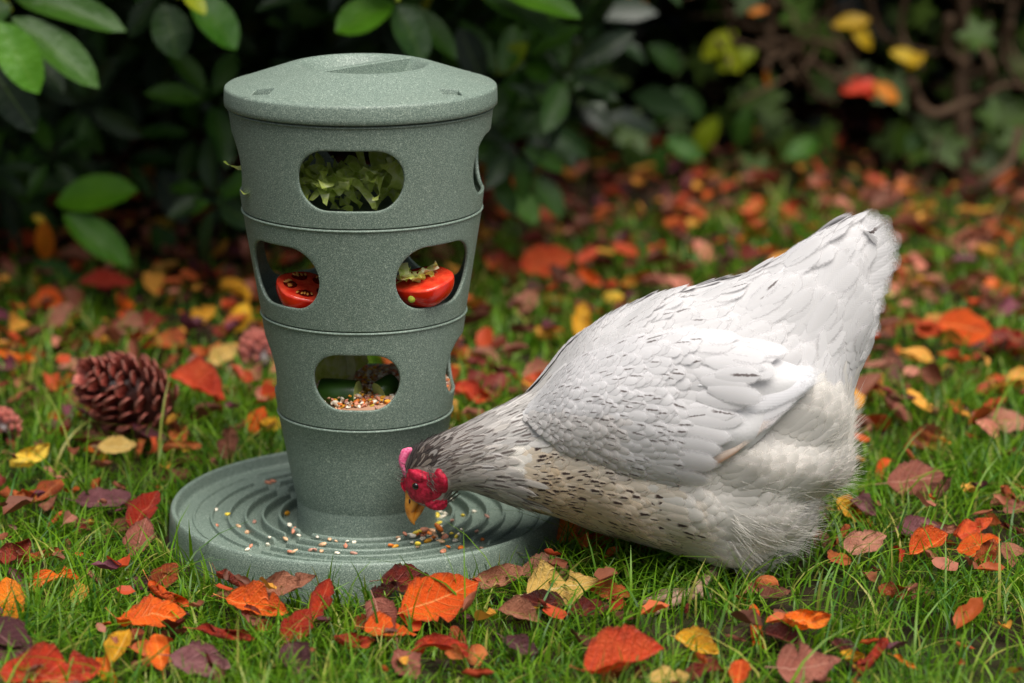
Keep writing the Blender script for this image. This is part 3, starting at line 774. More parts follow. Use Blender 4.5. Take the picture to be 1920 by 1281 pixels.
# ------------------------------------------------------------------ food in the tiers, grain in the tray
def leaf_like(name, c0, c1, c2, rough=0.5, scale=60, tr=0.3, bd=0.002):
    t = NT(name); co = t.obj_co(); n = t.noise(scale, 4, co, 0.6)
    t.base(t.ramp(n, [(.3, c0), (.5, c1), (.75, c2)]), rough, 0.4); t.bump(n, 0.4, bd)
    if tr: t.translucent(tr)
    return t.m
M['lettuce'] = leaf_like('lettuce', lin(176, 202, 66), lin(218, 232, 126), lin(243, 247, 206), 0.4, 90, .45)
M['lettuce_rib'] = leaf_like('lettuce_rib', lin(200, 214, 140), lin(226, 232, 180), lin(240, 242, 215), 0.35, 60)
def shred_mesh(seed, Lx=.03, Wx=.012):
    r = np.random.default_rng(seed); nx, ny = 15, 6
    U, W = np.meshgrid(np.linspace(-1, 1, nx), np.linspace(-1, 1, ny), indexing='ij')
    arc = r.uniform(.4, 1.6)*r.choice([-1, 1]); th = U*arc; R_ = Lx/2/abs(arc)
    rad = R_+W*Wx/2*(.65+.35*np.cos(U*1.4)+.10*np.sin(U*7+r.uniform(0, 6)))
    f = r.uniform(5, 9); ph = r.uniform(0, 6)
    z = .0030*np.sin(U*f+ph)*(W+1)**1.5/2+.0012*np.sin(U*f*2.1+ph)*(W+1)/2+.35*x2(U)*Lx*r.normal(0, .35)
    V = np.stack([rad*np.sin(th), (rad*np.cos(th)-R_), z], -1).reshape(-1, 3)
    return mesh_np('lettuce_shred', V, grid_faces(nx, ny))
def x2(u): return u*u
shreds = [shred_mesh(i, .022+.026*(i % 4)/3, .007+.009*(i % 3)/2) for i in range(12)]
for i, me in enumerate(shreds): me.materials.append(M['lettuce_rib' if i == 5 else 'lettuce'])
fr3 = np.random.default_rng(77)
def shred(x, y, z, lab, grp, sc=1.0, tilt=0.7):
    o = obj('lettuce_shred', shreds[int(fr3.integers(12))]); o.location = (x, y, z)
    o.rotation_euler = (fr3.normal(0, tilt), fr3.normal(0, tilt), fr3.uniform(0, 6.28)); o.scale = (sc,)*3
    tag(o, lab, 'lettuce', grp); return o
for i in range(120):
    a = fr3.uniform(math.pi*.95, math.pi*2.05); rr0 = 0.091*fr3.random()**.42; x, y = rr0*math.cos(a), rr0*math.sin(a)
    h = 0.3435+(0.030+0.010*math.exp(-((x-.02)/.05)**2))*fr3.random()**0.7
    shred(x, y, h, 'pale green shred of chopped lettuce heaped in the top tier', 'lettuce shreds in the top tier', fr3.uniform(.8, 1.15))
shred(-0.1075, -0.006, .372, 'pale lettuce shred poking out of the top tier side opening', None, .8)
for i in range(13):
    p = np.array([0.048, -0.064, 0])+np.array([fr3.normal(0, .009), fr3.normal(0, .009), 0])
    shred(p[0], p[1], .2835+fr3.uniform(0, .006), 'small lettuce shred lying on the tomato half in the middle tier', 'lettuce shreds on the tomato half', .62, .4)
# tomatoes
t = NT('tomato_skin'); co = t.obj_co(); t.base(t.ramp(t.noise(40, 3, co), [(.3, lin(196, 22, 12)), (.7, lin(232, 48, 18))]), .18, .5); t.b.inputs['Subsurface Weight'].default_value = .1; M['tomato'] = t.m
t = NT('tomato_flesh'); co = t.obj_co(); t.base(t.ramp(t.noise(160, 4, co), [(.3, lin(200, 34, 22)), (.7, lin(228, 78, 48))]), .22, .5); t.bump(t.noise(220, 3, co), .4, .0012); M['flesh'] = t.m
t = NT('tomato_jelly'); co = t.obj_co(); t.base(t.ramp(t.noise(300, 3, co), [(.3, lin(66, 4, 3)), (.6, lin(100, 8, 5)), (.8, lin(140, 40, 12))]), .25, .4); t.bump(t.noise(300, 2, co), .6, .001); M['jelly'] = t.m
M['seed'] = simple('tomato_seed', lin(206, 140, 62)[:3], .35, .5, .15)
def tomato_half(name, loc, rad, rot, lab, cut_up=True):
    root = tag(empty(name, loc), lab, 'tomato'); root.rotation_euler = rot
    prof = [(rad*math.sin(a), -rad*.86*math.cos(a)) for a in np.linspace(0.0, math.pi/2+.05, 16)]
    prof = [(max(r_, 1e-5), z) for r_, z in prof]
    V, F = lathe(prof, 48); th = np.arctan2(V[:, 1], V[:, 0]); V[:, :2] *= (1+.03*np.cos(5*th))[:, None]
    obj('skin', mesh_np('skin', V, F), M['tomato'], root)
    prof = [(rad*1.0, .0005), (rad*.985, .0025), (rad*.9, .0032), (rad*.5, .0034), (1e-5, .0034)]
    V, F = lathe(prof, 48); th = np.arctan2(V[:, 1], V[:, 0]); V[:, :2] *= (1+.03*np.cos(5*th))[:, None]
    # seed chambers sunk into the cut face
    f = obj('flesh', mesh_np('flesh', V, F), M['flesh'], root)
    if cut_up:
        for k in range(5):
            a = 2*math.pi*k/5+.5
            V = []; nn_ = 20
            for ring, hh in ((1.0, .0036), (.8, .0042), (.4, .0046), (0.01, .0047)):
                for j in range(nn_):
                    b = 2*math.pi*j/nn_; dr = rad*(.57+.23*ring*math.cos(b)); da = .47*ring*math.sin(b)*(1.0)
                    V.append((dr*math.cos(a+da), dr*math.sin(a+da), hh))
            ch = obj('seed_chamber', mesh_np('seed_chamber', V, grid_faces(4, nn_, True)), M['jelly'], root)
            for q in range(5):
                da = -.32+.16*q+fr3.normal(0, .03); dr = rad*(.66+fr3.normal(0, .05))
                s = obj('seed', seed_me, None, ch); s.location = (dr*math.cos(a+da), dr*math.sin(a+da), .0050); s.rotation_euler = (0, 0, a+da)
    return root
V, F, _ = sphere((0, 0, 0), 1, .0024, .0010, .0006, 6, 10); seed_me = mesh_np('seed', V, F); seed_me.materials.append(M['seed'])
tomato_half('tomato_half', (-0.0475, -0.0500, 0.2700), .0275, (R(17), R(6), .4), 'halved red tomato with its cut face up in the middle tier')
tr = tomato_half('tomato_half', (0.0560, -0.0590, 0.2790), .0270, (R(-4), R(-13), 1.2), 'red tomato half skin down with lettuce on top in the middle tier', False)
V, F, _ = sphere((0, 0, 0), 1, .0034, .0016, .0034, 8, 14)
sc_ = obj('stem_scar', mesh_np('stem_scar', V, F), simple('stem_scar', lin(150, 160, 50)[:3], .6, .3, .3, 400), tr); sc_.matrix_parent_inverse = (Matrix.Translation(tr.location) @ tr.rotation_euler.to_matrix().to_4x4()).inverted()
sc_.location = (0.0465, -0.0815, 0.2680)
# cucumber chunks, a leaf stalk and the grain heap of the lowest tier
M['cuke'] = simple('cucumber_skin', lin(44, 74, 22)[:3], .35, .5, .35, 70); M['cukein'] = simple('cucumber_flesh', lin(168, 188, 108)[:3], .4, .4, .15, 150)
def cuke(loc, rot, lab, L=.034, rad=.013):
    root = tag(empty('cucumber_chunk', loc), lab, 'cucumber'); root.rotation_euler = rot
    V, F = lathe([(rad*.97, -L/2), (rad, -L/2+.001), (rad*1.02, 0), (rad, L/2-.001), (rad*.97, L/2)], 28); obj('skin', mesh_np('skin', V, F), M['cuke'], root)
    for s in (-1, 1):
        V, F = lathe([(rad*.97, s*L/2), (1e-5, s*(L/2+.0004))], 28); obj('cut_face', mesh_np('cut_face', V, F), M['cukein'], root)
cuke((-0.020, -0.050, .1735), (R(90), 0, R(75)), 'dark green cucumber chunk half buried in the grain of the lowest tier')
cuke((0.022, -0.046, .1775), (R(70), R(20), R(120)), 'shorter green cucumber chunk beside the grain heap of the lowest tier', .018, .010)
V, F = tube([(-0.020, .02, .158), (-0.012, .0, .185), (-0.018, -.012, .214)], [.004, .0042, .003], 8, 4)
o = obj('leaf_stalk', mesh_py('leaf_stalk', V, F), M['lettuce_rib']); tag(o, 'pale green leaf stalk standing in the lowest tier behind the grain', 'stalk')
V = shreds[3]
o = obj('lettuce_leaf', shred_mesh(99, .06, .045), M['lettuce']); o.location = (-0.036, .012, .190); o.rotation_euler = (R(75), 0, .2); tag(o, 'dark shaded lettuce leaf standing in the lowest tier', 'lettuce')

GRAIN_COL = {'corn': (226, 160, 40), 'yellow': (238, 206, 70), 'wheat': (218, 174, 134), 'red': (206, 134, 104), 'white': (234, 222, 200), 'orange': (224, 120, 44), 'brown': (176, 130, 112)}
GM = {k: simple('grain_'+k, lin(*c)[:3], .45, .4, .25, 420, .2) for k, c in GRAIN_COL.items()}
def kernel_mesh(seed, kind):
    r = np.random.default_rng(seed)
    sx, sy, sz = {'corn': (.0046, .0036, .0022), 'wheat': (.0036, .0018, .0016), 'chip': (.0026, .0020, .0014)}[kind]
    V, F, _ = sphere((0, 0, 0), 1, 1, 1, 1, 7, 10, (1, 0, 0))
    n = smooth_noise(V, 2.4 if kind != 'chip' else 4.5, seed)
    V = V*(1+(.10 if kind != 'chip' else .28)*n[:, None])
    if kind == 'corn': V[:, 1] *= 0.75+.35*V[:, 0]
    if kind == 'wheat': V[:, 2] -= .25*np.exp(-(V[:, 1]/.25)**2)*(V[:, 2] > 0)
    return V*np.array([sx, sy, sz]), F
KM = {}
def kernel_me(kind, col, v):
    key = (kind, col, v)
    if key not in KM:
        V, F = kernel_mesh(hash((kind, v)) % 1000 if False else {'corn': 10, 'wheat': 40, 'chip': 70}[kind]+v, kind)
        KM[key] = mesh_np('kernel', V, F); KM[key].materials.append(GM[col])
    return KM[key]
GRAINS = [(427,964,'chip','yellow'),(405,956,'chip','white'),(407,985,'wheat','red'),(447,986,'wheat','wheat'),(477,978,'wheat','brown'),(463,998,'chip','wheat'),(503,905,'wheat','red'),(512,902,'wheat','red'),
 (537,963,'corn','corn'),(551,994,'wheat','red'),(543,984,'chip','white'),(506,1008,'chip','white'),(535,1010,'wheat','wheat'),(560,1004,'chip','white'),(584,1030,'wheat','brown'),(592,1031,'wheat','brown'),(603,1033,'wheat','wheat'),(605,1021,'corn','wheat'),
 (651,1015,'chip','white'),(663,1037,'wheat','brown'),(632,1037,'chip','white'),
 (812,962,'chip','yellow'),(820,966,'corn','yellow'),(826,960,'chip','white'),(817,973,'chip','yellow'),(830,969,'wheat','white'),(807,976,'chip','yellow'),(822,977,'chip','wheat'),(835,963,'chip','white'),(802,983,'chip','yellow'),
 (846,976,'wheat','brown'),(796,1002,'wheat','red'),(804,1000,'wheat','orange'),(824,996,'wheat','brown'),(829,1000,'chip','wheat'),(836,1006,'corn','red'),(801,1014,'corn','corn'),(783,1020,'corn','yellow'),(741,1024,'corn','corn'),(747,1013,'chip','white'),(732,1022,'chip','orange'),
 (852,1014,'chip','white'),(832,1033,'corn','red'),(864,1027,'corn','orange'),(903,1011,'wheat','orange'),(892,996,'wheat','brown'),(913,968,'wheat','brown'),(889,959,'chip','white'),(868,966,'chip','yellow'),(864,993,'chip','white'),(848,936,'chip','white'),
 (903,1028,'chip','brown'),(818,1010,'chip','white'),(826,1015,'wheat','wheat'),(787,996,'chip','yellow'),(811,1008,'chip','orange'),(793,1009,'chip','white'),(815,1003,'wheat','wheat'),(845,1000,'chip','yellow'),(858,1003,'chip','white'),(772,1017,'chip','white'),(790,1005,'chip','red')]
_r = np.random.default_rng(5)
GRAINS += [(float(_r.normal(815, 34)), float(_r.normal(1004, 13)), ['chip', 'wheat', 'chip', 'corn'][i % 4], ['white', 'wheat', 'yellow', 'red', 'orange'][i % 5]) for i in range(22)]+[(float(_r.uniform(440, 720)), float(_r.uniform(996, 1036)), ['chip', 'wheat'][i % 2], ['white', 'red', 'wheat'][i % 3]) for i in range(12)]
SHAPE_WORD = {'corn': 'corn kernel', 'wheat': 'wheat grain', 'chip': 'cracked grain chip'}
for i, (x, y, kd, cl_) in enumerate(GRAINS):
    z = .0500
    while z > .034:                                     # walk down the line of sight to the tray surface
        P = on_z(x, y, z); rad_ = float(np.hypot(P[0], P[1]))
        if z <= float(tray_top(np.array([rad_]), np.array([math.atan2(P[1], P[0]) % (2*math.pi)]))[0])+.0014: break
        z -= .0004
    if rad_ < .0665: continue
    o = obj('grain', kernel_me(kd, cl_, i % 4)); o.location = P; o.rotation_euler = (fr3.normal(0, .25), fr3.normal(0, .25), fr3.uniform(0, 6.28))
    o.scale = (fr3.uniform(.85, 1.15),)*3
    place = 'on the tray beside the beak of the hen' if x > 720 else 'on the tray away from the hen'
    word = {'wheat': 'tan', 'corn': 'amber'}.get(cl_, cl_)
    tag(o, f'small {word} {SHAPE_WORD[kd]} {place}', 'grain', f'{word} {SHAPE_WORD[kd]}s {place}')
# the grain heap: hundreds of kernels that read as one mass
Vs_, Fs_, Cs_ = [], [], []; b_ = 0
def heap_z(x, y): return .1600+.008*L01(x, -.05, .045)+.012*math.exp(-((x-.035)**2+(y-.0)**2)/.0012)+.006*L01(-y, .02, .065)
hb_ = [(0.0785*min(i, 10)/10*math.cos(2*math.pi*j/40), 0.0785*min(i, 10)/10*math.sin(2*math.pi*j/40)) for i in range(12) for j in range(40)]
hb_ = np.array([(x, y, heap_z(x, y)-.0025) for x, y in hb_]); hb_[-40:, 2] = .153; hb_[-40:, :2] *= .98
Vs_.append(hb_); Fs_.append(grid_faces(12, 40, True)); b_ = len(hb_); Cs_.append(np.tile(np.array(lin(170, 124, 92)[:3]), (len(hb_), 1)))
keys = list(GRAIN_COL); pw = np.array([.08, .07, .27, .12, .30, .10, .06])
for i in range(2300):
    a = fr3.uniform(0, 6.28); r0_ = .0775*math.sqrt(fr3.random()); x, y = r0_*math.cos(a), r0_*math.sin(a)
    hgt = heap_z(x, y)
    if (x+.016)**2+(y+.05)**2 < .0003: hgt += .004
    kd = ['wheat', 'chip', 'wheat', 'corn'][i % 4]; V, F = kernel_mesh(100+i % 9, kd)
    rm = np.array(Matrix.Rotation(fr3.uniform(0, 6.28), 3, 'Z') @ Matrix.Rotation(fr3.normal(0, .5), 3, 'X') @ Matrix.Rotation(fr3.normal(0, .5), 3, 'Y'))
    V = (V*fr3.uniform(.55, .85)) @ rm.T+np.array([x, y, hgt+fr3.uniform(-.003, .002)]); Vs_.append(V); Fs_.append(F+b_); b_ += len(V)
    c = np.array(lin(*GRAIN_COL[keys[int(fr3.choice(7, p=pw))]])[:3])*fr3.uniform(.8, 1.2); Cs_.append(np.tile(c, (len(V), 1)))
t = NT('mixed_grain'); t.base(t.attr('Col'), .5, .4); M['mixgrain'] = t.m
o = obj('grain_heap', mesh_np('grain_heap', np.vstack(Vs_), np.vstack(Fs_), attrs={'Col': np.vstack(Cs_)}), M['mixgrain']); tag(o, 'heap of mixed corn and wheat grain in the lowest tier', 'grain', kind='stuff')


# ------------------------------------------------------------------ fallen leaves
def mat_leaf(name, c0, c1, c2, vein, blot, rough=.5, tr=.22):
    """c0..c2 from leaf to leaf and across the blade; blot: brown patches"""
    t = NT(name); u, v = t.uv(); co = t.obj_co(); rd = t.rand()
    off = t.node('ShaderNodeVectorMath', operation='ADD'); t.l.new(co, off.inputs[0])
    cx = t.node('ShaderNodeCombineXYZ'); t.put(cx.inputs[0], t.math('MULTIPLY', rd, 37.0)); t.put(cx.inputs[1], t.math('MULTIPLY', rd, 11.0)); t.l.new(cx.outputs[0], off.inputs[1])
    vec = off.outputs[0]
    n = t.noise(2.6, 4, vec, .6); fine = t.noise(26, 4, vec, .65)
    f = t.math('ADD', t.math('MULTIPLY', n, .9), t.math('MULTIPLY', t.math('SUBTRACT', rd, .5), .55), clamp=True)
    c = t.ramp(f, [(.25, c0), (.5, c1), (.75, c2)])
    bl = t.step(t.noise(4.5, 5, vec, .7), .56, .68)
    c = t.mix(t.math('MULTIPLY', bl, blot), c, lin(86, 46, 28))
    c = t.mix(t.math('MULTIPLY', t.step(fine, .45, .75), .35), c, t.mix(.5, c, (0.02, 0.008, 0.005, 1)))
    av = t.math('ABSOLUTE', v)
    mid = t.math('SUBTRACT', 1.0, t.math('MULTIPLY', av, 17.0), clamp=True)
    ph = t.math('FRACT', t.math('SUBTRACT', t.math('MULTIPLY', u, 8.0), t.math('MULTIPLY', av, 2.2)))
    lat = t.math('SUBTRACT', 1.0, t.math('MULTIPLY', t.math('ABSOLUTE', t.math('SUBTRACT', ph, .5)), 9.0), clamp=True)
    c = t.mix(t.math('MULTIPLY', mid, .65), c, vein); c = t.mix(t.math('MULTIPLY', lat, .28), c, vein)
    edge = t.math('MULTIPLY', t.step(t.math('ADD', av, t.math('MULTIPLY', t.math('SUBTRACT', fine, .5), .6)), .78, 1.05), .55)
    c = t.mix(edge, c, lin(70, 34, 20))
    t.base(c, rough, .4)
    t.bump(t.math('ADD', t.math('MULTIPLY', lat, -.7), t.math('MULTIPLY', fine, .8)), .55, .02)
    t.translucent(tr); return t.m
LM = {
 'orange': mat_leaf('leaf_orange', lin(218, 80, 8), lin(246, 106, 10), lin(252, 142, 30), lin(244, 170, 100), .25),
 'red': mat_leaf('leaf_red', lin(152, 36, 14), lin(198, 58, 20), lin(222, 92, 40), lin(214, 120, 84), .3),
 'dark_red': mat_leaf('leaf_dark_red', lin(70, 20, 14), lin(112, 34, 24), lin(150, 58, 38), lin(150, 80, 60), .4, .42),
 'yellow': mat_leaf('leaf_yellow', lin(216, 150, 20), lin(244, 182, 30), lin(248, 212, 76), lin(238, 214, 130), .45),
 'pale': mat_leaf('leaf_pale', lin(206, 166, 86), lin(224, 192, 112), lin(230, 208, 146), lin(232, 214, 160), .5),
 'brown': mat_leaf('leaf_brown', lin(104, 56, 38), lin(140, 82, 58), lin(172, 112, 84), lin(170, 124, 98), .55, .65),
 'pink': mat_leaf('leaf_pink', lin(152, 86, 70), lin(186, 116, 94), lin(204, 142, 116), lin(216, 164, 140), .3, .6),
 'purple': mat_leaf('leaf_purple', lin(80, 42, 46), lin(122, 72, 76), lin(156, 108, 106), lin(160, 116, 112), .3, .5),
 'rust': mat_leaf('leaf_rust', lin(146, 62, 24), lin(186, 88, 36), lin(212, 122, 62), lin(214, 150, 100), .45)}
def leaf_mesh(name, seed, curl=0.0, bend=0.0, fold=0.0, crumple=0.05, twist=0.0, shape='beech', nx=19, ny=11, mat=None):
    r = np.random.default_rng(seed)
    u = np.linspace(0, 1, nx); v = np.linspace(-1, 1, ny); U, W = np.meshgrid(u, v, indexing='ij')
    if shape == 'beech': w = .33*np.sin(np.pi*U**.88)**.72
    elif shape == 'birch': w = .40*np.interp(U, [0, .08, .3, .6, .85, 1], [.18, .7, 1, .72, .28, .02])
    else: w = .20*np.sin(np.pi*U**.9)**.8
    w = w*(1+.05*np.sin(U*2*np.pi*8+r.uniform(0, 6))*(np.abs(W) > .9)+.07*np.sin(U*9+r.uniform(0, 6)+W)+.06*np.sin(U*19+2*W+r.uniform(0, 6)))+.004
    for _ in range(int(r.integers(0, 3))):          # torn bites in the edge
        uc, sd_ = r.uniform(.25, .95), r.choice([-1, 1]); w = w*(1-r.uniform(.25, .6)*np.exp(-((U-uc)/r.uniform(.03, .09))**2)*(W*sd_ > .2))
    x = U-.5; y = W*w
    z = fold*np.abs(y)+.013*np.cos(2*np.pi*(8*U-2.2*np.abs(W)))*np.abs(W)**.7
    P = np.stack([x, y, z], -1)
    z = z+crumple*(.55*smooth_noise(P, 5, seed+50)+.4*smooth_noise(P, 11, seed+51)+.45*(np.abs(smooth_noise(P, 15, seed+52))-.4)+.10*smooth_noise(P, 34, seed+53))
    if abs(curl) > 1e-3:                       # roll across
        k = curl/.33; y2 = np.sin(k*y)/k; z = z*np.cos(k*y)+(1-np.cos(k*y))/k; y = y2
    if abs(bend) > 1e-3:                       # roll along
        k = bend; x2 = np.sin(k*x)/k-z*np.sin(k*x); z = z*np.cos(k*x)+(1-np.cos(k*x))/k; x = x2
    a = twist*(U-.5); y, z = y*np.cos(a)-z*np.sin(a), y*np.sin(a)+z*np.cos(a)
    V = np.stack([x, y, z], -1).reshape(-1, 3); uv = np.stack([U, W], -1).reshape(-1, 2); F = grid_faces(nx, ny)
    # the stalk
    b = np.array([x[0, ny//2], y[0, ny//2], z[0, ny//2]]); d = b-np.array([x[2, ny//2], y[2, ny//2], z[2, ny//2]]); d /= np.linalg.norm(d)
    n0 = len(V); st = []
    for q, wd in ((-.03, .010), (.10, .007), (.20, .008)):
        c = b+d*q+np.array([0, .02*q*q*9, .03*q])
        st += [c+[0, wd, .004], c+[0, -wd, .004], c+[0, 0, -.008]]
    V = np.vstack([V, st]); uv = np.vstack([uv, np.zeros((9, 2))])
    F = np.vstack([F]+[[(n0+3*i+j, n0+3*i+(j+1) % 3, n0+3*i+3+(j+1) % 3, n0+3*i+3+j)] for i in range(2) for j in range(3)])
    me = mesh_np(name, V, F, uv=uv)
    if mat: me.materials.append(mat)
    return me
KIND = {  # how a leaf has dried: curl, bend, fold, crumple, twist, outline
 'flat': (.25, .45, .12, .05, .25, 'beech'), 'wavy': (.6, .9, .25, .13, .9, 'beech'), 'cup': (1.5, 1.0, .1, .09, .4, 'beech'), 'arch': (-1.0, -2.4, .0, .08, .6, 'beech'),
 'fold': (.8, .7, 1.0, .10, .6, 'beech'), 'strip': (2.4, -2.2, .3, .10, 2.2, 'slim'), 'crumple': (1.3, 2.0, .4, .24, 1.6, 'beech'), 'birch': (.45, .7, .15, .09, .5, 'birch'), 'roll': (3.0, 1.0, .0, .10, .9, 'beech')}
LCACHE = {}
def leaf_me(kind, col, var):
    key = (kind, col, var)
    if key not in LCACHE:
        c, b, f, cr, tw, sh = KIND[kind]; j = np.random.default_rng(var*17+len(kind))
        LCACHE[key] = leaf_mesh('fallen_leaf', var*31+len(kind)*7, c*j.uniform(.7, 1.3), b*j.uniform(.7, 1.3), f*j.uniform(.6, 1.3), cr*j.uniform(.8, 1.2), tw*j.uniform(-1, 1), sh, mat=LM[col])
    return LCACHE[key]
CATW = 'leaf'
placed = []
def fallen(px, py, lpx, col, kind, heading, tilt, lab, group=None, h=.026, var=None, roll=0.0):
    """a leaf whose middle is seen at a pixel, resting on the grass: heading in degrees on the ground (0 = to the right), tilt raises its far side to the camera"""
    P = on_z(px, py, GZ+h); L = lpx*depth(P)/FPX
    o = obj('fallen_leaf', leaf_me(kind, col, var if var is not None else int(fr3.integers(5))))
    o.location = P; o.scale = (L, L, L)
    rot = Matrix.Rotation(R(tilt), 3, 'X') @ Matrix.Rotation(R(roll), 3, 'Y') @ Matrix.Rotation(R(heading), 3, 'Z')
    o.rotation_euler = rot.to_euler(); tag(o, lab, CATW, group); placed.append((P[0], P[1], L)); return o
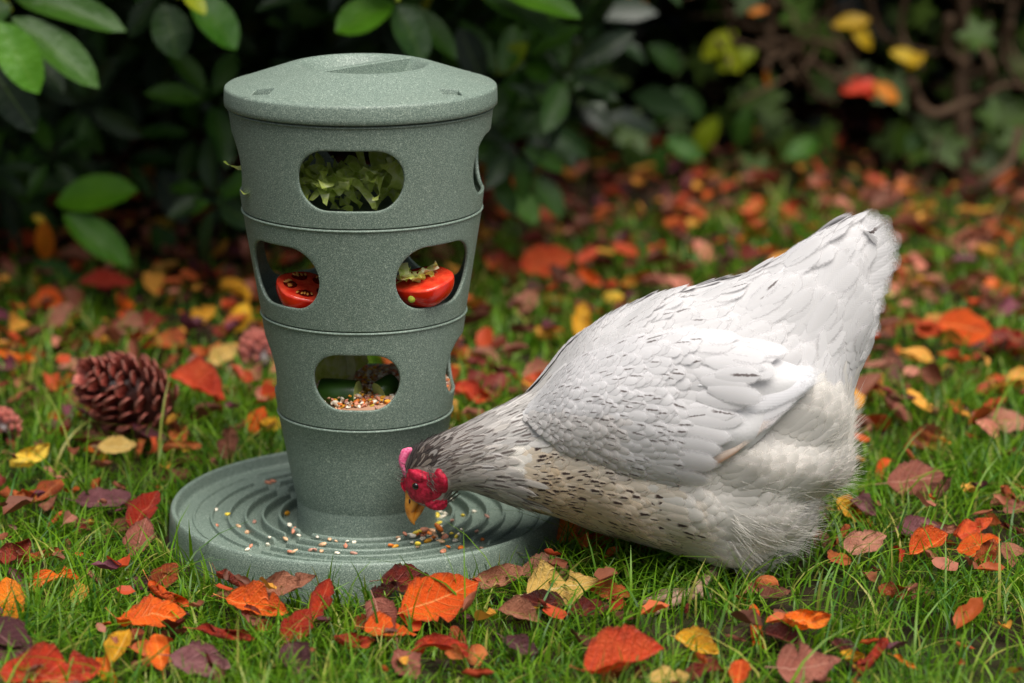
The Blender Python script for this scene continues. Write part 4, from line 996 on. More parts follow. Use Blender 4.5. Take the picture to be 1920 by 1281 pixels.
FL = [
 (825,1124,150,'orange','flat',24,48,'large flat bright orange leaf leaning against the front of the tray',.040,1),
 (937,1090,100,'brown','cup',20,40,'curled brown leaf at the foot of the tray below the breast of the hen',.034,2),
 (1056,1103,130,'pale','birch',15,38,'pale tan yellow leaf with dark specks and a pointed tip near the hen',.032,1),
 (987,1128,75,'yellow','arch',20,25,'small bright yellow arched leaf between two brown leaves',.032,0),
 (975,1160,85,'brown','fold',-20,35,'folded brown leaf just below the small yellow arched leaf',.026,1),
 (482,1142,118,'orange','fold',-14,38,'ribbed orange leaf folded along its middle in front of the tray',.034,3),
 (558,1176,82,'red','flat',62,40,'flat red leaf standing beside the ribbed orange leaf',.034,2),
 (604,1126,82,'red','cup',72,55,'upright orange red leaf propped on the front wall of the tray',.040,1),
 (440,1094,82,'dark_red','roll',-28,30,'glossy dark red rolled leaf touching the tray wall',.036,2),
 (536,1108,112,'brown','crumple',8,38,'crumpled dull brown leaf along the tray wall beside the rolled one',.036,0),
 (470,1112,66,'brown','arch',10,20,'small arched brown leaf above the ribbed orange leaf',.030,3),
 (310,1086,72,'rust','wavy',60,45,'small tan brown leaf with a grass stem in front of it',.032,2),
 (102,1086,125,'orange','strip',24,25,'long twisted orange strip of leaf in the grass',.032,1),
 (30,1044,95,'dark_red','crumple',70,50,'crumpled dark red leaf near the long twisted orange strip',.036,3),
 (16,1128,95,'orange','flat',100,48,'broad orange yellow leaf cut off by the picture edge',.040,4),
 (14,1205,128,'purple','flat',-40,42,'large purple leaf low at the picture edge under the orange yellow one',.046,2),
 (95,1272,185,'red','wavy',8,22,'large orange red leaf lying flat along the bottom edge of the picture',.036,3),
 (226,1216,78,'yellow','fold',70,45,'folded yellow orange leaf near the bottom with a brown tip',.036,1),
 (298,1226,78,'orange','fold',105,45,'orange folded leaf just beside the folded yellow orange one',.034,4),
 (376,1248,118,'purple','wavy',-12,30,'dusty purple leaf lying by the orange folded leaf near the bottom edge',.032,4),
 (286,1166,130,'orange','wavy',8,20,'long orange red wavy leaf above the folded yellow orange leaf',.032,2),
 (424,1200,118,'red','roll',-14,20,'slender red rolled leaf below the ribbed orange leaf',.030,1),
 (316,1126,108,'orange','roll',-38,22,'curled orange strip lying below the small tan brown leaf',.030,0),
 (264,1012,88,'pink','wavy',80,45,'pinkish brown ribbed leaf beside the tray wall',.034,1),
 (272,962,98,'red','cup',60,35,'shiny red cupped leaf behind the pinkish brown ribbed leaf',.036,0),
 (198,942,108,'purple','flat',12,15,'dark purple flat leaf behind the shiny red cupped leaf',.030,0),
 (716,1166,98,'pink','fold',-70,40,'rose red folded leaf below the large bright orange leaf',.030,4),
 (822,1212,122,'red','strip',-4,15,'red arched strip of leaf in the grass below the large orange leaf',.032,3),
 (660,1212,84,'red','crumple',10,25,'crumpled red leaf near the bottom between two grass tufts',.028,2),
 (764,1252,88,'pink','wavy',-60,30,'mauve pink leaf half sunk in the grass below the red arched strip',.026,2),
 (556,1250,98,'purple','fold',-70,35,'mauve brown leaf sunk in grass near the bottom edge',.028,1),
 (722,1114,70,'dark_red','crumple',30,35,'dark red crumpled leaf tucked behind the large orange leaf',.034,1),
 (762,1092,95,'dark_red','wavy',4,40,'dark maroon ragged leaf showing above the large orange leaf',.036,4),
 (976,1216,74,'purple','wavy',-30,25,'small mauve leaf in the grass below the folded brown leaf',.026,3),
 (1168,1252,165,'red','fold',24,28,'long red folded leaf with a pointed tip at the bottom edge',.034,0),
 (1254,1272,76,'pale','flat',5,25,'pale yellow leaf at the bottom edge beside the long red one',.032,3),
 (1306,1214,88,'yellow','fold',-25,35,'leaf half orange and half brown below the fluff of the hen',.032,4),
 (1508,1172,100,'orange','crumple',20,40,'curled orange red leaf standing in the grass below the tail of the hen',.038,2),
 (1470,1200,80,'dark_red','fold',-20,30,'dark red leaf under the curled orange red leaf',.028,3),
 (1516,1250,118,'pink','birch',10,42,'broad dusty pink brown leaf at the bottom edge',.036,2),
 (1636,1236,98,'red','roll',55,40,'upright scarlet rolled leaf near the bottom edge',.036,4),
 (1386,1266,66,'orange','fold',80,40,'small orange leaf upright at the bottom edge below the hen',.034,1),
 (1672,1120,82,'rust','crumple',30,35,'crumpled red brown leaf in the grass behind the tail side of the hen',.030,3),
 (1142,1112,82,'rust','flat',-24,22,'flat red brown leaf in the shade under the breast of the hen',.026,0),
 (1104,1150,80,'dark_red','wavy',20,20,'very dark brown leaf beside the pale speckled leaf',.026,2),
 (1620,1026,92,'pink','wavy',24,38,'two toned pinkish leaf on the grass beside the hen',.034,0),
 (1740,1028,92,'orange','fold',34,38,'orange folded leaf with dark cracks beside the two toned pinkish one',.036,0),
 (1724,1000,92,'purple','wavy',4,35,'dark plum leaf behind the orange cracked leaf',.032,1),
 (1820,1002,90,'red','crumple',20,35,'pale red crumpled leaf beside the dark plum leaf',.032,0),
 (1716,900,105,'pink','flat',10,50,'broad tan pink leaf facing up behind the hen',.036,4),
 (1618,956,60,'purple','fold',-40,35,'small plum leaf pointing up close behind the hen fluff',.032,2),
 (1905,956,56,'pink','wavy',20,35,'small dusty pink leaf at the picture edge beyond the plum leaf',.032,3),
 (1888,794,86,'pink','flat',-10,38,'dusty mauve pink leaf at the picture edge level with the hen body',.034,1),
 (1810,616,102,'orange','flat',-14,60,'bright orange upright leaf in the blurred lawn behind the tail',.046,2),
 (1884,640,76,'red','wavy',20,45,'blurred red leaf next to the bright orange upright leaf',.036,4),
 (1026,492,100,'red','flat',10,66,'big scarlet upright leaf in the blurred lawn between feeder and hen',.046,0),
 (940,506,98,'dark_red','crumple',0,35,'dark maroon leaf beside the big scarlet upright leaf',.034,4),
 (1106,524,56,'orange','cup',-40,55,'small amber leaf just past the big scarlet leaf',.040,2),
 (1152,552,58,'yellow','arch',-20,35,'amber yellow arched leaf above the back of the hen',.036,1),
 (1090,602,70,'yellow','cup',80,60,'pale amber leaf standing upright above the neck of the hen',.042,3),
 (986,572,66,'pink','wavy',60,45,'rose pink leaf below the big scarlet upright leaf',.034,2),
 (884,748,100,'red','crumple',4,35,'crumpled red leaf just behind the lowest tier of the feeder',.036,3),
 (380,600,66,'yellow','fold',50,50,'golden folded leaf in the blurred grass behind the feeder',.038,3),
 (452,596,64,'yellow','flat',75,55,'yellow green leaf standing close behind the middle tier',.040,1),
 (420,670,70,'pale','wavy',40,45,'pale tan leaf in the grass beside the lowest tier',.034,0),
 (440,541,96,'yellow','strip',-28,25,'narrow toothed golden leaf beside the middle tier',.050,4),
 (30,676,84,'orange','roll',-14,30,'orange rolled leaf at the picture edge above the pine cone',.036,3),
 (98,566,66,'orange','wavy',-40,50,'orange leaf under the leafy shrub at the lawn edge',.040,0),
 (112,592,60,'pink','flat',50,55,'dusty pink leaf just below the orange one under the shrub',.034,2),
 (200,540,104,'red','wavy',0,22,'red orange leaf lying under the lowest shrub leaves',.040,1),
 (56,866,92,'yellow','crumple',50,45,'golden crumpled leaf in the grass below the pine cone',.038,2),
 (220,838,70,'pale','flat',4,30,'pale yellow small leaf right below the pine cone',.034,4),
 (430,834,66,'brown','wavy',85,60,'mauve brown upright leaf just behind the tray rim',.036,3),
 (342,844,76,'rust','roll',4,20,'rusty rolled leaf between the pine cone and the tray',.030,2),
 (482,790,60,'orange','flat',70,50,'small orange leaf touching the base cup side',.036,1),
 (510,800,54,'yellow','wavy',20,50,'pale yellow leaf tucked behind the base cup',.034,0),
 (372,736,128,'red','fold',-32,28,'long red brown folded leaf sloping down from the pine cone',.048,1),
 (1060,992,70,'orange','wavy',85,50,'orange leaf showing between the tray and the breast of the hen',.034,4),
 (1226,1022,80,'rust','wavy',30,40,'orange brown leaf in the shade beneath the belly of the hen',.030,0),
 (1640,690,80,'pink','roll',14,20,'slim pink leaf right behind the tail fluff',.036,3),
 (1575,1010,70,'rust','roll',60,30,'thin rusty leaf beside the lower fluff of the hen',.030,4),
 (1450,1120,70,'brown','wavy',20,20,'brown leaf lying at the edge of the hen fluff',.026,1),
 (1850,1050,84,'rust','crumple',70,40,'orange brown ragged leaf near the picture edge',.032,1)]
for k in FL:
    px, py, lpx, col, kind, hd, tl, lab, h, var = k
    if kind == 'slimleaf': KIND.setdefault('slimleaf', (.4, .2, .5, .04, .2, 'slim'))
    fallen(px, py, lpx*1.06, col, kind, hd, tl*.9, lab, None, h-(.014 if py > 850 else .008), var)
# the rest of the fall: each leaf an object, alike ones share a group
ZONE = [('in the grass before the tray', lambda x, y: y < -.18 and x < .2), ('in the grass before the hen', lambda x, y: y < -.16 and x >= .2),
        ('around the pine cone beside the feeder', lambda x, y: x < -.05 and y < .75), ('in the blurred lawn behind the hen', lambda x, y: x < .5 and y < 1.15),
        ('on the lawn past the tail of the hen', lambda x, y: y < 1.15), ('in the shade below the shrubs', lambda x, y: True)]
CW = {'orange': 'orange', 'red': 'red', 'dark_red': 'dark red', 'yellow': 'golden', 'pale': 'pale tan', 'brown': 'brown', 'pink': 'pinkish brown', 'purple': 'purple', 'rust': 'rusty'}
KW = {'flat': 'flat', 'wavy': 'wavy', 'cup': 'cupped', 'arch': 'arched', 'fold': 'folded', 'strip': 'thin curled', 'crumple': 'crumpled', 'birch': 'toothed', 'roll': 'rolled'}
cols = ['rust', 'brown', 'pink', 'red', 'dark_red', 'orange', 'yellow', 'purple', 'pale']; cw = np.array([.25, .25, .16, .07, .08, .10, .03, .03, .03])
kinds = list(KW); r5 = np.random.default_rng(55)
n_ok = 0
for it in range(6000):
    if n_ok >= 214: break
    py = 380+900*r5.random()**1.15; px = r5.uniform(-25, 1945)
    if r5.random() < .45 and placed:                 # leaves gather in drifts
        a_, b_, c_ = placed[int(r5.integers(len(placed)))]; th_ = r5.uniform(0, 6.28); px, py = proj(np.array([a_+c_*.55*math.cos(th_), b_+c_*.75*math.sin(th_), GZ+.02])); px, py = float(px), float(py)
        if not (-30 < px < 1950 and 370 < py < 1300): continue
    P = on_z(px, py, GZ+.02)
    if math.hypot(P[0], P[1]) < .20 or (abs(P[0]-.335) < .07 and abs(P[1]-YC) < .06): continue
    dens = .85
    if P[1] < -.12: dens = .50
    if P[1] < -.16 and P[0] > .42: dens = .35
    if -.1 < P[0] < .5 and P[1] > .2: dens = .45
    if r5.random() > dens: continue
    L = r5.uniform(.018, .052)
    if any((P[0]-a)**2+(P[1]-b)**2 < (.20*(L+c))**2 for a, b, c in placed): continue
    col = cols[int(r5.choice(9, p=cw))]; kind = kinds[int(r5.integers(len(kinds)))]
    z = next(w for w, f in ZONE if f(P[0], P[1]))
    size = 'tiny' if L < .028 else 'small' if L < .041 else 'medium sized'
    lab = f'{size} {KW[kind]} {CW[col]} fallen leaf {z}'
    fallen(px, py, L*FPX/depth(P), col, kind, r5.uniform(0, 360), abs(r5.normal(10, 22)), lab, f'{size} {KW[kind]} {CW[col]} leaves {z}', r5.uniform(.006, .022), None, r5.normal(0, 22)); n_ok += 1
# litter too small or too far off to pick apart: under the shrubs and beyond the picture
def litter(n, seed):
    r = np.random.default_rng(seed); V0 = []; Vs, Fs, Us, Cs = [], [], [], []; b = 0
    tmpl = [leaf_mesh('tmp', 900+i, *[q*r.uniform(.6, 1.3) for q in KIND[k][:5]], 'beech', 7, 5) for i, k in enumerate(('flat', 'wavy', 'cup', 'fold', 'crumple', 'roll'))]
    T = []
    for me in tmpl:
        c = np.zeros(len(me.vertices)*3); me.vertices.foreach_get('co', c); c = c.reshape(-1, 3)[:35]; T.append(c)
    F0 = grid_faces(7, 5); pal = [np.array(lin(*c)[:3]) for c in ((186, 88, 36), (140, 82, 58), (186, 116, 94), (186, 72, 36), (106, 38, 26), (120, 66, 44), (96, 56, 40), (214, 150, 60), (108, 54, 66))]
    for i in range(n):
        while True:
            x, y = r.uniform(-1.6, 2.0), r.uniform(-1.2, 3.0)
            edge = 1.05+.35*min(1, max(0, (x+.2)/.9))
            inner = -.5 < x < .85 and -.45 < y < .25
            if math.hypot(x, y) < .215 or (abs(x-.335) < .08 and abs(y-YC) < .08): continue
            if r.random() < (1.0 if y > edge-.1 else (.36 if inner else (.85 if -.8 < x < 1.2 and y > .2 else .25))): break
        L = r.uniform(.012, .050)*(.7 if inner else 1); rm = np.array(Matrix.Rotation(r.normal(0, .35), 3, 'X') @ Matrix.Rotation(r.normal(0, .35), 3, 'Y') @ Matrix.Rotation(r.uniform(0, 6.28), 3, 'Z'))
        V = (T[int(r.integers(6))]*L) @ rm.T+np.array([x, y, GZ+r.uniform(.003, .036)]); Vs.append(V); Fs.append(F0+b); b += 35
        Cs.append(np.tile(pal[int(r.integers(9))]*r.uniform(.6, 1.15), (35, 1)))
    t = NT('leaf_litter'); t.base(t.attr('Col'), .6, .3); t.bump(t.noise(160, 4, t.obj_co()), .5, .002); t.translucent(.2)
    o = obj('leaf_litter', mesh_np('leaf_litter', np.vstack(Vs), np.vstack(Fs), attrs={'Col': np.vstack(Cs)}), t.m); tag(o, 'brown and red leaf litter scattered over the soil', 'leaf litter', kind='stuff')
litter(10500, 66)

# ------------------------------------------------------------------ pine cones
t = NT('cone_scale'); u, v = t.uv(); co = t.obj_co(); n = t.noise(7, 4, co, .6)
c = t.ramp(u, [(.2, lin(48, 20, 14)), (.62, lin(138, 54, 42)), (.84, lin(200, 114, 98)), (1, lin(140, 90, 76))]); c = t.mix(t.math('MULTIPLY', t.step(n, .4, .7), .4), c, lin(92, 34, 26))
t.base(c, .42, .5); t.bump(n, .4, .03); M['cone'] = t.m
def scale_mesh():
    nx, ny = 6, 5; U, W = np.meshgrid(np.linspace(0, 1, nx), np.linspace(-1, 1, ny), indexing='ij')
    w = np.interp(U, [0, .4, .75, .92, 1], [.18, .34, .46, .36, .10]); x = U; y = W*w
    z = .10*(1-W**2)*np.interp(U, [0, .6, .85, 1], [.2, .5, 1.6, .6])+.12*U**2
    V = np.stack([x, y, z], -1).reshape(-1, 3); V2 = V-np.array([0, 0, .10])
    F = grid_faces(nx, ny); uv = np.stack([U, W], -1).reshape(-1, 2)
    ring = [j for j in range(ny)]+[i*ny+ny-1 for i in range(1, nx)]+[(nx-1)*ny+j for j in range(ny-2, -1, -1)]+[i*ny for i in range(nx-2, 0, -1)]
    n0 = len(V); S = [(ring[i], ring[(i+1) % len(ring)], ring[(i+1) % len(ring)]+n0, ring[i]+n0) for i in range(len(ring))]
    me = mesh_np('scale', np.vstack([V, V2]), np.vstack([F, F[:, ::-1]+n0, S]), uv=np.vstack([uv, uv])); me.materials.append(M['cone']); return me
SCALE = scale_mesh()
def pine_cone(px, py, lpx, heading, elev, lab, h, nsc=120):
    P = on_z(px, py, GZ+h); L = lpx*depth(P)/FPX
    root = tag(empty('pine_cone', P), lab, 'pine cone'); root.rotation_euler = (0, -R(elev), R(heading))
    prof = lambda s: np.interp(s, [0, .08, .25, .5, .75, .92, 1], [.24, .42, .53, .51, .38, .20, .05])
    V, F = lathe([(max(1e-4, float(prof(s))*.55*L), (s-.5)*L) for s in np.linspace(0, 1, 14)], 20); V = V[:, [2, 0, 1]]
    obj('core', mesh_np('core', V, F), M['cone'], root)
    for i in range(nsc):
        s = (i+.5)/nsc; s = s**.85; a = i*2.39996; rad = float(prof(s))*L
        # scales point outwards and to the tip
        open_ = R(62-30*s); d = Vector((math.cos(open_), math.sin(open_)*math.cos(a), math.sin(open_)*math.sin(a)))
        ln = L*(.235-.08*abs(s-.4)); rt = Vector(((s-.5)*L, rad*.50*math.cos(a), rad*.50*math.sin(a)))-d*ln*.15
        out = Vector((-math.sin(open_), math.cos(open_)*math.cos(a), math.cos(open_)*math.sin(a)))
        sd_ = out.cross(d)
        m = Matrix((d, sd_, -out)).transposed().to_4x4()
        m = Matrix((d, out.cross(d)*-1, -out)).transposed().to_4x4()
        o = obj('scale', SCALE, None, root); m = m @ Matrix.Rotation(fr3.normal(0, .10), 4, 'Y') @ Matrix.Rotation(fr3.normal(0, .12), 4, 'X'); ln *= fr3.uniform(.88, 1.1)
        o.matrix_basis = Matrix.Translation(rt) @ m @ Matrix.Diagonal((ln*1.25, ln*.85, ln*.85, 1))
pine_cone(242, 742, 178, 215, 32, 'large reddish brown pine cone lying in the grass beside the feeder', .056, 92)
pine_cone(488, 664, 95, 110, 25, 'small dark pine cone half hidden behind the lowest tier', .030, 80)
pine_cone(4, 800, 80, 100, 10, 'pine cone cut off by the picture edge below the orange rolled leaf', .028, 80)
# ------------------------------------------------------------------ grass
def grass(name, n, xr, yr, hr, wr, seed, dens=None, lean=(.25, .9)):
    r = np.random.default_rng(seed)
    x = r.uniform(*xr, n*2); y = r.uniform(*yr, n*2)
    P3 = np.stack([x, y, 0*x], -1)
    d = smooth_noise(P3, 9, seed+1)*.5+smooth_noise(P3, 26, seed+2)*.35
    p = np.clip(.55+.65*d, .12, 1)
    if dens is not None: p = p*dens(x, y)
    ok = r.random(n*2) < p
    ok &= np.hypot(x, y) > .186
    x, y = x[ok][:n], y[ok][:n]; n = len(x)
    if len(placed):                    # blades are pressed down under the fallen leaves
        Q = np.array(placed); d2 = (x[:, None]-Q[:, 0])**2+(y[:, None]-Q[:, 1])**2
        under = (d2 < (.36*Q[:, 2])**2).any(1) & (r.random(n) < .85); x, y = x[~under], y[~under]; n = len(x)
    h = r.uniform(*hr, n)*(.8+.35*np.clip(smooth_noise(np.stack([x, y, 0*x], -1), 14, seed+3)+.3, -.6, 1)); w = r.uniform(*wr, n)
    ln = r.uniform(*lean, n); az = r.uniform(0, 6.28, n)
    # blades lean away from the feeder wall
    near = np.hypot(x, y) < .215; az = np.where(near, np.arctan2(y, x)+r.normal(0, .9, n), az)
    t = np.array([0, .25, .5, .75, 1.0]); wt_ = np.array([.8, 1, .85, .55, .06])
    D = np.stack([np.cos(az), np.sin(az)], -1)
    hor = h[:, None]*ln[:, None]*t[None]**1.8; ver = h[:, None]*(t[None]-(.42*ln[:, None])*t[None]**2.4)
    tw = r.normal(0, .5, n)[:, None]*t[None]
    sa = az[:, None]+np.pi/2+tw+r.normal(0, .4, n)[:, None]
    cx = x[:, None]+D[:, 0:1]*hor; cy = y[:, None]+D[:, 1:2]*hor; cz = ver-.006+GZ
    sx = np.cos(sa)*w[:, None]*wt_; sy = np.sin(sa)*w[:, None]*wt_
    V = np.stack([np.stack([cx-sx, cy-sy, cz], -1), np.stack([cx+sx, cy+sy, cz+.15*w[:, None]], -1)], 2).reshape(-1, 3)
    g = np.array([(2*i, 2*i+1, 2*i+3, 2*i+2) for i in range(4)]); F = (g[None]+(np.arange(n)*10)[:, None, None]).reshape(-1, 4)
    q = r.random(n)[:, None]; k = r.random(n)
    c = np.array(lin(40, 76, 8)[:3])*(1-q)+np.array(lin(118, 156, 26)[:3])*q
    c = np.where((k < .09)[:, None], np.array(lin(172, 166, 84)[:3]), c); c = np.where((k > .88)[:, None], np.array(lin(44, 92, 30)[:3]), c)
    Cc = np.repeat(c, 10, axis=0)
    o = obj(name, mesh_np(name, V, F, attrs={'Col': Cc}), M['grass']); return o
t = NT('grass_blade'); co = t.obj_co(); c = t.mix(t.step(t.noise(30, 2, co), .35, .7), t.attr('Col'), t.mix(.5, t.attr('Col'), lin(96, 150, 26)))
t.base(c, .42, .35).translucent(.38); M['grass'] = t.m
def dn_near(x, y): return 1-.0*x
def dn_far(x, y):
    edge = 1.15+.45*np.clip((x+.2)/.9, 0, 1)
    d = 1-np.clip((y-edge+.35)/.45, 0, 1)*.93
    return d*(1-.55*np.clip((-.12-x)/.15, 0, 1)*np.clip((y-.12)/.2, 0, 1))*(1-.35*np.clip((x-.55)/.2, 0, 1)*np.clip((y-.15)/.2, 0, 1))
G1 = grass('lawn_grass', 46000, (-.60, .95), (-.50, .55), (.022, .062), (.0005, .0014), 101, dn_far, (.2, 1.25))
tag(G1, 'short green lawn grass round the feeder and hen', 'grass', kind='stuff')
G2 = grass('lawn_grass', 30000, (-1.0, 1.35), (.55, 1.9), (.03, .065), (.0010, .0022), 102, dn_far)
tag(G2, 'green lawn grass thinning out towards the shrubs', 'grass', kind='stuff')
G3 = grass('lawn_grass', 26000, (-1.7, 2.0), (-1.3, 1.9), (.03, .06), (.0012, .0024), 103, lambda x, y: np.where((x > -.6) & (x < .95) & (y > -.5), .0, 1)*dn_far(x, y))
tag(G3, 'outer stretch of green lawn grass around the scene', 'grass', kind='stuff')
def ring(x, y): return np.exp(-((np.hypot(x, y)-.20)/.03)**2)*np.where(y < .05, 1, .5)
G5 = grass('tray_grass', 2600, (-.27, .27), (-.27, .27), (.030, .066), (.0006, .0015), 105, ring, (.15, .9))
tag(G5, 'longer grass standing up round the wall of the tray', 'grass', kind='stuff')
G4 = grass('tall_grass', 900, (-.55, .85), (-.42, .40), (.06, .11), (.0007, .0016), 104, None, (.2, 1.3))
tag(G4, 'scattered longer grass blades standing above the lawn', 'grass', kind='stuff')

# ------------------------------------------------------------------ the evergreen shrub behind the feeder
def mat_ever(name, c0, c1, rough=.44, tr=.15):
    t = NT(name); u, v = t.uv(); rd = t.rand(); co = t.obj_co(); n = t.noise(3.0, 3, co)
    c = t.ramp(t.math('ADD', t.math('MULTIPLY', n, .5), t.math('MULTIPLY', rd, .5)), [(.25, c0), (.75, c1)])
    av = t.math('ABSOLUTE', v); mid = t.math('SUBTRACT', 1.0, t.math('MULTIPLY', av, 16.0), clamp=True)
    c = t.mix(t.math('MULTIPLY', mid, .35), c, lin(110, 140, 50)); t.base(c, rough, .32)
    ph = t.math('FRACT', t.math('SUBTRACT', t.math('MULTIPLY', u, 9.0), t.math('MULTIPLY', av, 1.6)))
    t.bump(t.noise(9.0, 3, co), .15, .02); t.translucent(tr); return t.m
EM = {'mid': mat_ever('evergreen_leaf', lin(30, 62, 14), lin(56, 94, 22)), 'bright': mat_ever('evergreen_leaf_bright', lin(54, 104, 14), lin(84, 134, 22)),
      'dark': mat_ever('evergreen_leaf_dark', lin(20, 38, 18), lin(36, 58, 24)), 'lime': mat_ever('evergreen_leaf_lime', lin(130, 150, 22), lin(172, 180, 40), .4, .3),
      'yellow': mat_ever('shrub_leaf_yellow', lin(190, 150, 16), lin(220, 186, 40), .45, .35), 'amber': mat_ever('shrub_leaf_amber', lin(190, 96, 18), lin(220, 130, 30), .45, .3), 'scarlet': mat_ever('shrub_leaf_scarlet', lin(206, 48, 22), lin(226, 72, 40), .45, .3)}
def ever_mesh(seed, col, wr=.19):
    r = np.random.default_rng(seed); nx, ny = 9, 5; U, W = np.meshgrid(np.linspace(0, 1, nx), np.linspace(-1, 1, ny), indexing='ij')
    w = wr*np.sin(np.pi*np.clip(U, 0, 1)**1.05)**.62+.006; x = U; y = W*w
    z = .28*np.abs(y)+.25*y**2-.22*(U**2)*r.uniform(.4, 1.2)+.012*np.sin(U*9+W*2+r.uniform(0, 6))
    V = np.stack([x, y, z], -1).reshape(-1, 3); uv = np.stack([U, W], -1).reshape(-1, 2); F = grid_faces(nx, ny)
    me = mesh_np('leaf', V, F, uv=uv); me.materials.append(EM[col]); return me
EV = {c: [ever_mesh(i*5+len(c), c) for i in range(4)] for c in EM}
def frame_leaf(o, A, B, face, wscale=1.0):
    A, B = Vector(A), Vector(B); d = B-A; L = d.length; x = d.normalized(); f = Vector(face); z = (f-x*f.dot(x)).normalized(); y = z.cross(x)
    o.matrix_basis = Matrix.Translation(A) @ Matrix((x, y, z)).transposed().to_4x4() @ Matrix.Diagonal((L, L*wscale, L, 1))
bush = tag(empty('rhododendron_bush', (-.1, 1.55, GZ)), 'evergreen shrub with large glossy oval leaves behind the feeder', 'shrub'); BO = np.array([-.1, 1.55, GZ])
r6 = np.random.default_rng(91); n_leaf = 0
def bleaf(b, t_, wpx, Y, col, dy=0.0):
    A = on_y(b[0], b[1], Y+dy); B = on_y(t_[0], t_[1], Y-dy)
    L = np.linalg.norm(B-A); wm = wpx*depth(A)/FPX
    o = obj('leaf', EV[col][int(r6.integers(4))], None, bush)
    frame_leaf(o, A-BO, B-BO, (r6.normal(0, .15), -.62+r6.normal(0, .15), .75), wm/(2*.19*L))
BL = [  # base, tip, width, depth behind the feeder, tone
 ((28,-2),(228,28),66,.62,'mid'),((22,34),(190,150),76,.60,'mid'),((-6,40),(74,168),78,.56,'bright'),((-30,110),(68,242),76,.60,'dark'),((60,98),(122,162),44,.74,'dark'),((20,10),(-60,40),60,.6,'mid'),
 ((300,-6),(238,62),52,.78,'dark'),((306,6),(336,108),74,.72,'mid'),((360,-8),(448,78),76,.70,'bright'),((345,-14),(384,16),34,.66,'lime'),((250,-20),(300,20),40,.8,'mid'),
 ((738,6),(628,52),78,.70,'bright'),((742,8),(800,112),72,.70,'mid'),((752,6),(862,104),60,.78,'mid'),((745,-20),(700,-60),60,.7,'mid'),
 ((900,-6),(1050,50),64,.74,'mid'),((930,-20),(1088,10),60,.72,'bright'),((860,52),(905,146),56,.86,'dark'),((928,140),(978,82),44,.90,'lime'),((596,-16),(480,6),40,.72,'dark'),
 ((104,380),(250,348),78,.92,'bright'),((118,402),(246,488),64,.90,'bright'),((52,385),(18,292),36,1.0,'mid'),((20,372),(48,268),30,1.0,'mid'),
 ((60,492),(168,548),52,1.0,'bright'),((-20,515),(64,548),48,1.0,'mid'),((276,206),(350,160),56,.98,'dark'),((356,206),(424,150),42,1.0,'mid'),((404,272),(432,196),34,1.0,'dark'),((424,306),(446,236),40,.9,'dark'),
 ((298,320),(354,412),64,1.05,'dark'),((92,296),(176,312),56,1.08,'dark'),((930,186),(1026,246),62,1.0,'mid'),((922,266),(946,356),48,.98,'mid'),((1000,86),(1048,206),44,1.1,'mid'),((1006,236),(1086,296),54,1.2,'dark'),
 ((284,424),(340,486),52,1.12,'mid'),((214,484),(266,536),46,1.1,'mid'),((130,190),(180,260),50,1.15,'dark'),((960,360),(1010,410),52,1.1,'bright'),((1000,330),(1060,400),50,1.2,'mid'),((560,40),(520,100),40,1.1,'dark'),((480,100),(430,60),40,1.15,'dark'),((930,330),(965,400),40,1.0,'mid')]
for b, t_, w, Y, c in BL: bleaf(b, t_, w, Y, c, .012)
n_leaf = len(BL)
# hanging withered leaf on the shrub
for b, t_, w, c in (((80,412),(88,492),36,'amber'),((60,406),(88,416),16,'yellow')): bleaf(b, t_, w, .96, c)
# whorls deeper in the shrub, still leaf by leaf
def whorl(P, ax, n, L, cols_, parent, off, store=None):
    ax = Vector(ax).normalized(); e1 = ax.orthogonal().normalized(); e2 = ax.cross(e1); ph = r6.uniform(0, 6.28)
    for k in range(n):
        a = ph+2*math.pi*k/n+r6.normal(0, .2); d = (e1*math.cos(a)+e2*math.sin(a))*.86+ax*r6.uniform(-.25, .35)
        l = L*r6.uniform(.75, 1.15); A = Vector(P)+d*.012; B = A+d.normalized()*l
        if store is not None: store.append((A, B, ax)); continue
        o = obj('leaf', EV[cols_[int(r6.integers(len(cols_)))]][int(r6.integers(4))], None, parent); frame_leaf(o, A-Vector(off), B-Vector(off), ax, r6.uniform(.85, 1.1))
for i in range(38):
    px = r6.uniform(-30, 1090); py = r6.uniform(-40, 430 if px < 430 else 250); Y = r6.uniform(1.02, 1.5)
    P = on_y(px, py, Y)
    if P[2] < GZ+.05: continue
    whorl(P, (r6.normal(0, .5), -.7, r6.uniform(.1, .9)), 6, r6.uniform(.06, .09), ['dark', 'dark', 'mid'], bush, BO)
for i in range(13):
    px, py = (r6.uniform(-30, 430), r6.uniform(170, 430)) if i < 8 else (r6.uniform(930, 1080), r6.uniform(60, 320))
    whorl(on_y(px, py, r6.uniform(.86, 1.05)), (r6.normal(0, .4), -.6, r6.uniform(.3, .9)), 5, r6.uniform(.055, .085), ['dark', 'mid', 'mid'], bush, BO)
# stems
M['bark'] = simple('shrub_bark', (.055, .038, .026), .85, .2, .4, 60, .6, .004)
for i in range(9):
    x0 = r6.uniform(-1.0, .0); y0 = r6.uniform(1.6, 2.0); x1, y1 = x0+r6.normal(0, .25), y0-r6.uniform(.1, .7)
    V, F = tube(np.array([(x0, y0, GZ-.02), (x0*.7+x1*.3+r6.normal(0, .03), y0*.75+y1*.25, .22), (x0*.35+x1*.65, y0*.4+y1*.6, .55), (x1, y1, .95)])-BO, [.016, .013, .010, .005], 8, 4)
    obj('branch', mesh_py('branch', V, F), M['bark'], bush)
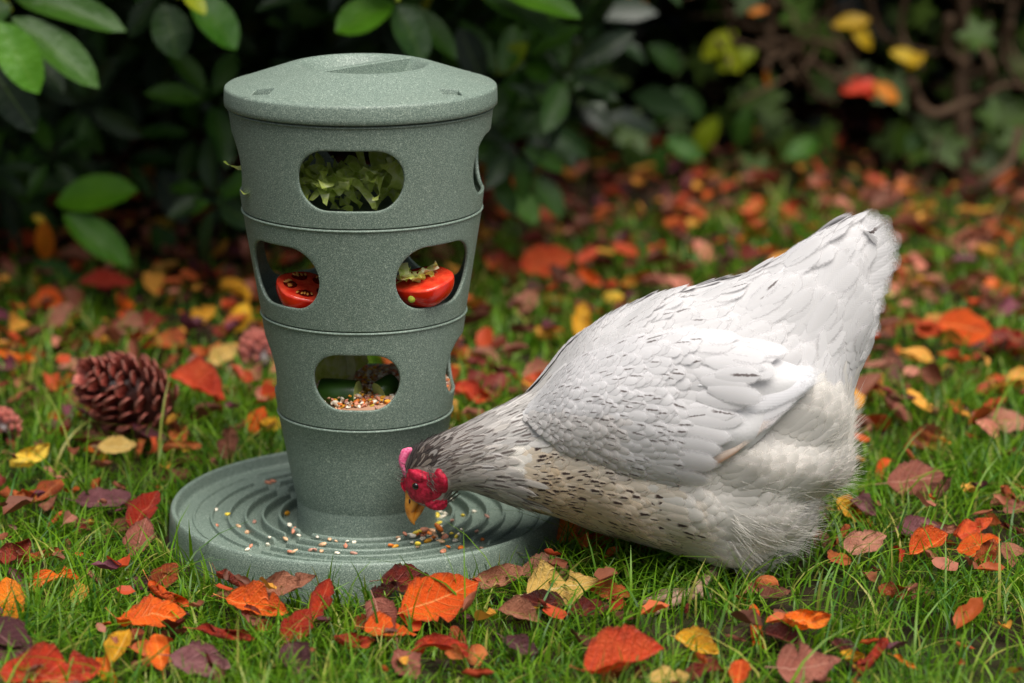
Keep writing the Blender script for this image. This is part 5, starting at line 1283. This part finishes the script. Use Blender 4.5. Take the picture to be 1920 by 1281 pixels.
# twigs to the whorls in front
for (a, b) in (((20,20),(-140,-160)),((335,-4),(260,-190)),((745,2),(800,-180)),((905,-6),(900,-170)),((845,-8),(788,28))):
    A = on_y(*a, .66); B = on_y(*b, .95); V, F = tube(np.array([A, (A+B)/2+[0, 0, .02], B])-BO, [.0028, .004, .006], 7, 4); obj('twig', mesh_py('twig', V, F), simple('young_twig', lin(132, 150, 40)[:3], .6, .3, .3), bush)
def foliage(name, n, sampler, Lr, cols_, seed, parent, off, wr=.40):
    """many small leaf blades, each bent along its middle, as one mass"""
    r = np.random.default_rng(seed); P = sampler(r, n); n = len(P)
    D = r.normal(size=(n, 3)); D[:, 2] = D[:, 2]*.6-.15; D /= np.linalg.norm(D, axis=1)[:, None]
    N = r.normal(size=(n, 3))*.6+np.array([0, -.35, .9]); N -= D*np.sum(N*D, 1)[:, None]; N /= np.linalg.norm(N, axis=1)[:, None]; S = np.cross(N, D)
    L = r.uniform(*Lr, n)[:, None]; W = L*wr/2
    v = [P, P+D*L*.35+S*W+N*W*.3, P+D*L*.40, P+D*L*.35-S*W+N*W*.3, P+D*L*.75+S*W*.75+N*W*.15-[0, 0, .006], P+D*L*.78-[0, 0, .008], P+D*L*.75-S*W*.75+N*W*.15-[0, 0, .006], P+D*L-[0, 0, .014]]
    V = np.stack(v, 1).reshape(-1, 3)
    g = np.array([(0, 2, 1, 1), (0, 3, 2, 2), (1, 2, 5, 4), (2, 3, 6, 5), (4, 5, 7, 7), (5, 6, 7, 7)])
    g3 = np.array([(0, 2, 1), (0, 3, 2), (1, 2, 5), (1, 5, 4), (2, 3, 6), (2, 6, 5), (4, 5, 7), (5, 6, 7)])
    F = (g3[None]+(np.arange(n)*8)[:, None, None]).reshape(-1, 3)
    cc = np.array([lin(*c)[:3] for c in cols_])[r.integers(0, len(cols_), n)]*r.uniform(.7, 1.2, (n, 1))
    o = obj(name, mesh_np(name, V-np.asarray(off), F, attrs={'Col': np.repeat(cc, 8, axis=0)}), M['foliage'], parent); o['kind'] = 'stuff'; return o
t = NT('shrub_foliage'); t.base(t.attr('Col'), .38, .45).translucent(.12); M['foliage'] = t.m
GREEN = [(24, 46, 18), (32, 58, 20), (22, 40, 20), (42, 70, 22), (30, 50, 24)]
def s_bush(r, n):
    y = r.uniform(.55, 2.9, n); x = -2.2+(np.interp(y, [.55, 1.0, 1.4, 2.9], [.36, .30, .24, .30])+2.2+r.normal(0, .05, n))*r.random(n); z = r.uniform(.05, 1.75, n)
    floor_ = np.interp(y, [.55, .8, 1.15, 1.4, 3], [.60, .50, .36, .14, .05])      # the shrub overhangs the lawn
    top = np.interp(y, [.55, .9, 1.6, 2.9], [.95, 1.5, 1.75, 1.6]); ok = (z > floor_) & (z < top); return np.stack([x, y, z], -1)[ok]
foliage('foliage', 36000, s_bush, (.07, .12), GREEN, 201, bush, BO)

# ------------------------------------------------------------------ ivy clad hedge and bare shrub at the far side
hedge = tag(empty('ivy_hedge', (1.0, 2.5, GZ)), 'dark ivy covered hedge behind the lawn past the hen', 'hedge'); HO = np.array([1.0, 2.5, GZ])
def s_hedge(r, n):
    x = r.uniform(.3, 2.9, n); y = r.uniform(1.3, 3.4, n); z = r.uniform(.0, 1.8, n)
    floor_ = np.interp(y, [1.3, 1.45, 1.70, 1.84, 2.0, 3.4], [2.0, .70, .46, .22, .04, .02]); return np.stack([x, y, z], -1)[z > floor_]  # upper leaves reach forward out of view, shaped to shade the hedge foot
foliage('foliage', 36000, s_hedge, (.045, .085), [(17, 30, 14), (22, 40, 17), (16, 26, 17), (30, 48, 18), (40, 34, 17)], 202, hedge, HO, .8)
def ivy_mesh(seed, col):
    r = np.random.default_rng(seed); k = 5; pts = []
    for j in range(20):
        a = 2*math.pi*j/20; rad = .36+.14*math.cos(5*a)+.06*math.cos(a)+r.normal(0, .012); pts.append((rad*math.cos(a)+.30, rad*math.sin(a), .10*abs(math.sin(a))*rad+r.normal(0, .012)))
    V = [(.3, 0, 0)]+[(.3+(p[0]-.3)*.5, p[1]*.5, p[2]*.35) for p in pts]+pts
    F = [(0, 1+j, 1+(j+1) % 20) for j in range(20)]+[(1+j, 21+j, 21+(j+1) % 20, 1+(j+1) % 20) for j in range(20)]
    me = mesh_py('leaf', V, F); me.materials.append(EM[col]); return me
IVY = [ivy_mesh(i, c) for i, c in enumerate(['dark', 'dark', 'dark', 'mid', 'dark', 'dark'])]
for i in range(120):
    px = r6.uniform(1020, 1960); py = r6.uniform(-20, 345)
    P = on_y(px, py, r6.uniform(1.66, 1.95))
    if P[2] < GZ+.01: continue
    if r6.random() < .35 and py < 150: continue
    o = obj('leaf', IVY[int(r6.integers(6))], None, hedge); s = r6.uniform(.05, .085); d = Vector((r6.normal(0, 1), r6.normal(0, .4), r6.normal(-.5, .6))).normalized()
    frame_leaf(o, Vector(P-HO), Vector(P-HO)+d*s, (r6.normal(0, .4), -.8, .6))
for (px, py, c) in ((1252,110,'mid'),(1255,195,'mid'),(1350,80,'lime'),(1385,110,'lime'),(1280,276,'bright'),(1230,305,'mid'),(1325,250,'lime'),(1395,235,'mid'),(1510,275,'bright'),(1720,280,'mid'),(1290,190,'mid')):
    P = on_y(px, py, 1.68); o = obj('leaf', EV[c][int(r6.integers(4))], None, hedge); d = Vector((r6.normal(0, .8), -.2, r6.normal(-.5, .5))).normalized(); frame_leaf(o, Vector(P-HO)-d*.03, Vector(P-HO)+d*.035, (0, -.8, .6), 1.3)
shrub = tag(empty('bare_shrub', (.9, 2.1, GZ)), 'bare brown shrub with twisted stems and a few yellow leaves before the hedge', 'shrub'); SO = np.array([.9, 2.1, GZ])
M['stem'] = simple('bare_stem', lin(84, 66, 50)[:3], .85, .2, .35, 70, .5, .003)
STEMS = [([(1806,452),(1800,380),(1808,280),(1800,180),(1806,90),(1800,-60)], .017, 1.98),
 ([(1708,150),(1722,190),(1752,214),(1800,196),(1846,178),(1858,130),(1840,90)], .009, 1.90), ([(1846,178),(1890,160),(1960,170)], .006, 1.9),
 ([(1786,440),(1806,386),(1852,340),(1892,306),(1912,240)], .010, 1.75), ([(1420,82),(1480,76),(1560,84),(1600,130),(1640,150)], .006, 1.95), ([(1500,60),(1510,140),(1540,185),(1580,182)], .006, 2.0),
 ([(1780,30),(1776,90),(1808,120)], .008, 1.92), ([(1620,-30),(1650,60),(1700,90),(1760,100)], .007, 2.0), ([(1900,10),(1880,100),(1940,190)], .007, 2.0), ([(1440,-30),(1446,60),(1434,170)], .006, 1.95),
 ([(1340,-20),(1400,50),(1500,40),(1600,10)], .006, 2.05), ([(1700,-20),(1690,60),(1730,130)], .005, 1.9), ([(1680,390),(1740,330),(1760,260)], .005, 1.85), ([(1560,-20),(1555,40),(1590,110),(1570,170)], .005, 1.95)]
for _ in range(26):
    x0, y0 = r6.uniform(1330, 1930), r6.uniform(-60, 120); dx, dy = r6.normal(0, 70), r6.uniform(20, 110)*r6.choice([-1, 1, 1])
    STEMS.append(([(x0, y0), (x0+dx*.4+r6.normal(0, 14), y0+dy*.5), (x0+dx, y0+dy), (x0+dx*1.5+r6.normal(0, 20), y0+dy*1.2)], r6.uniform(.0022, .0045), r6.uniform(1.8, 2.1)))
for pts, rad, Y in STEMS:
    Q = np.array([on_y(x, y, Y-.26+.02*math.sin(k*2.1)) for k, (x, y) in enumerate(pts)])-SO
    V, F = tube(Q, np.linspace(rad, rad*.6, len(Q)), 8, 5); obj('stem', mesh_py('stem', V, F), M['stem'], shrub)
for (px, py, s, c, ang, wr) in ((1596,40,.056,'yellow',14,1.15),(1616,66,.050,'yellow',-48,1.2),(1700,104,.050,'yellow',-12,1.2),(1716,114,.036,'yellow',40,1.2),(1608,160,.052,'scarlet',24,1.3),(1626,168,.034,'scarlet',-30,1.2),(1662,172,.046,'amber',-30,1.4),(1700,348,.038,'amber',0,1.6),(1180,4,.05,'amber',0,1.2),(1440,150,.03,'amber',-80,.8),(1375,110,.05,'lime',-60,.9),(1420,20,.03,'amber',20,1)):
    P = on_y(px, py, 1.60)-SO; a = R(ang); d = Vector((math.cos(a), -.1, math.sin(a))); o = obj('leaf', EV[c][int(r6.integers(4))], None, shrub); frame_leaf(o, Vector(P)-d*s/2, Vector(P)+d*s/2, (r6.normal(0, .35), -.75, .6), wr)
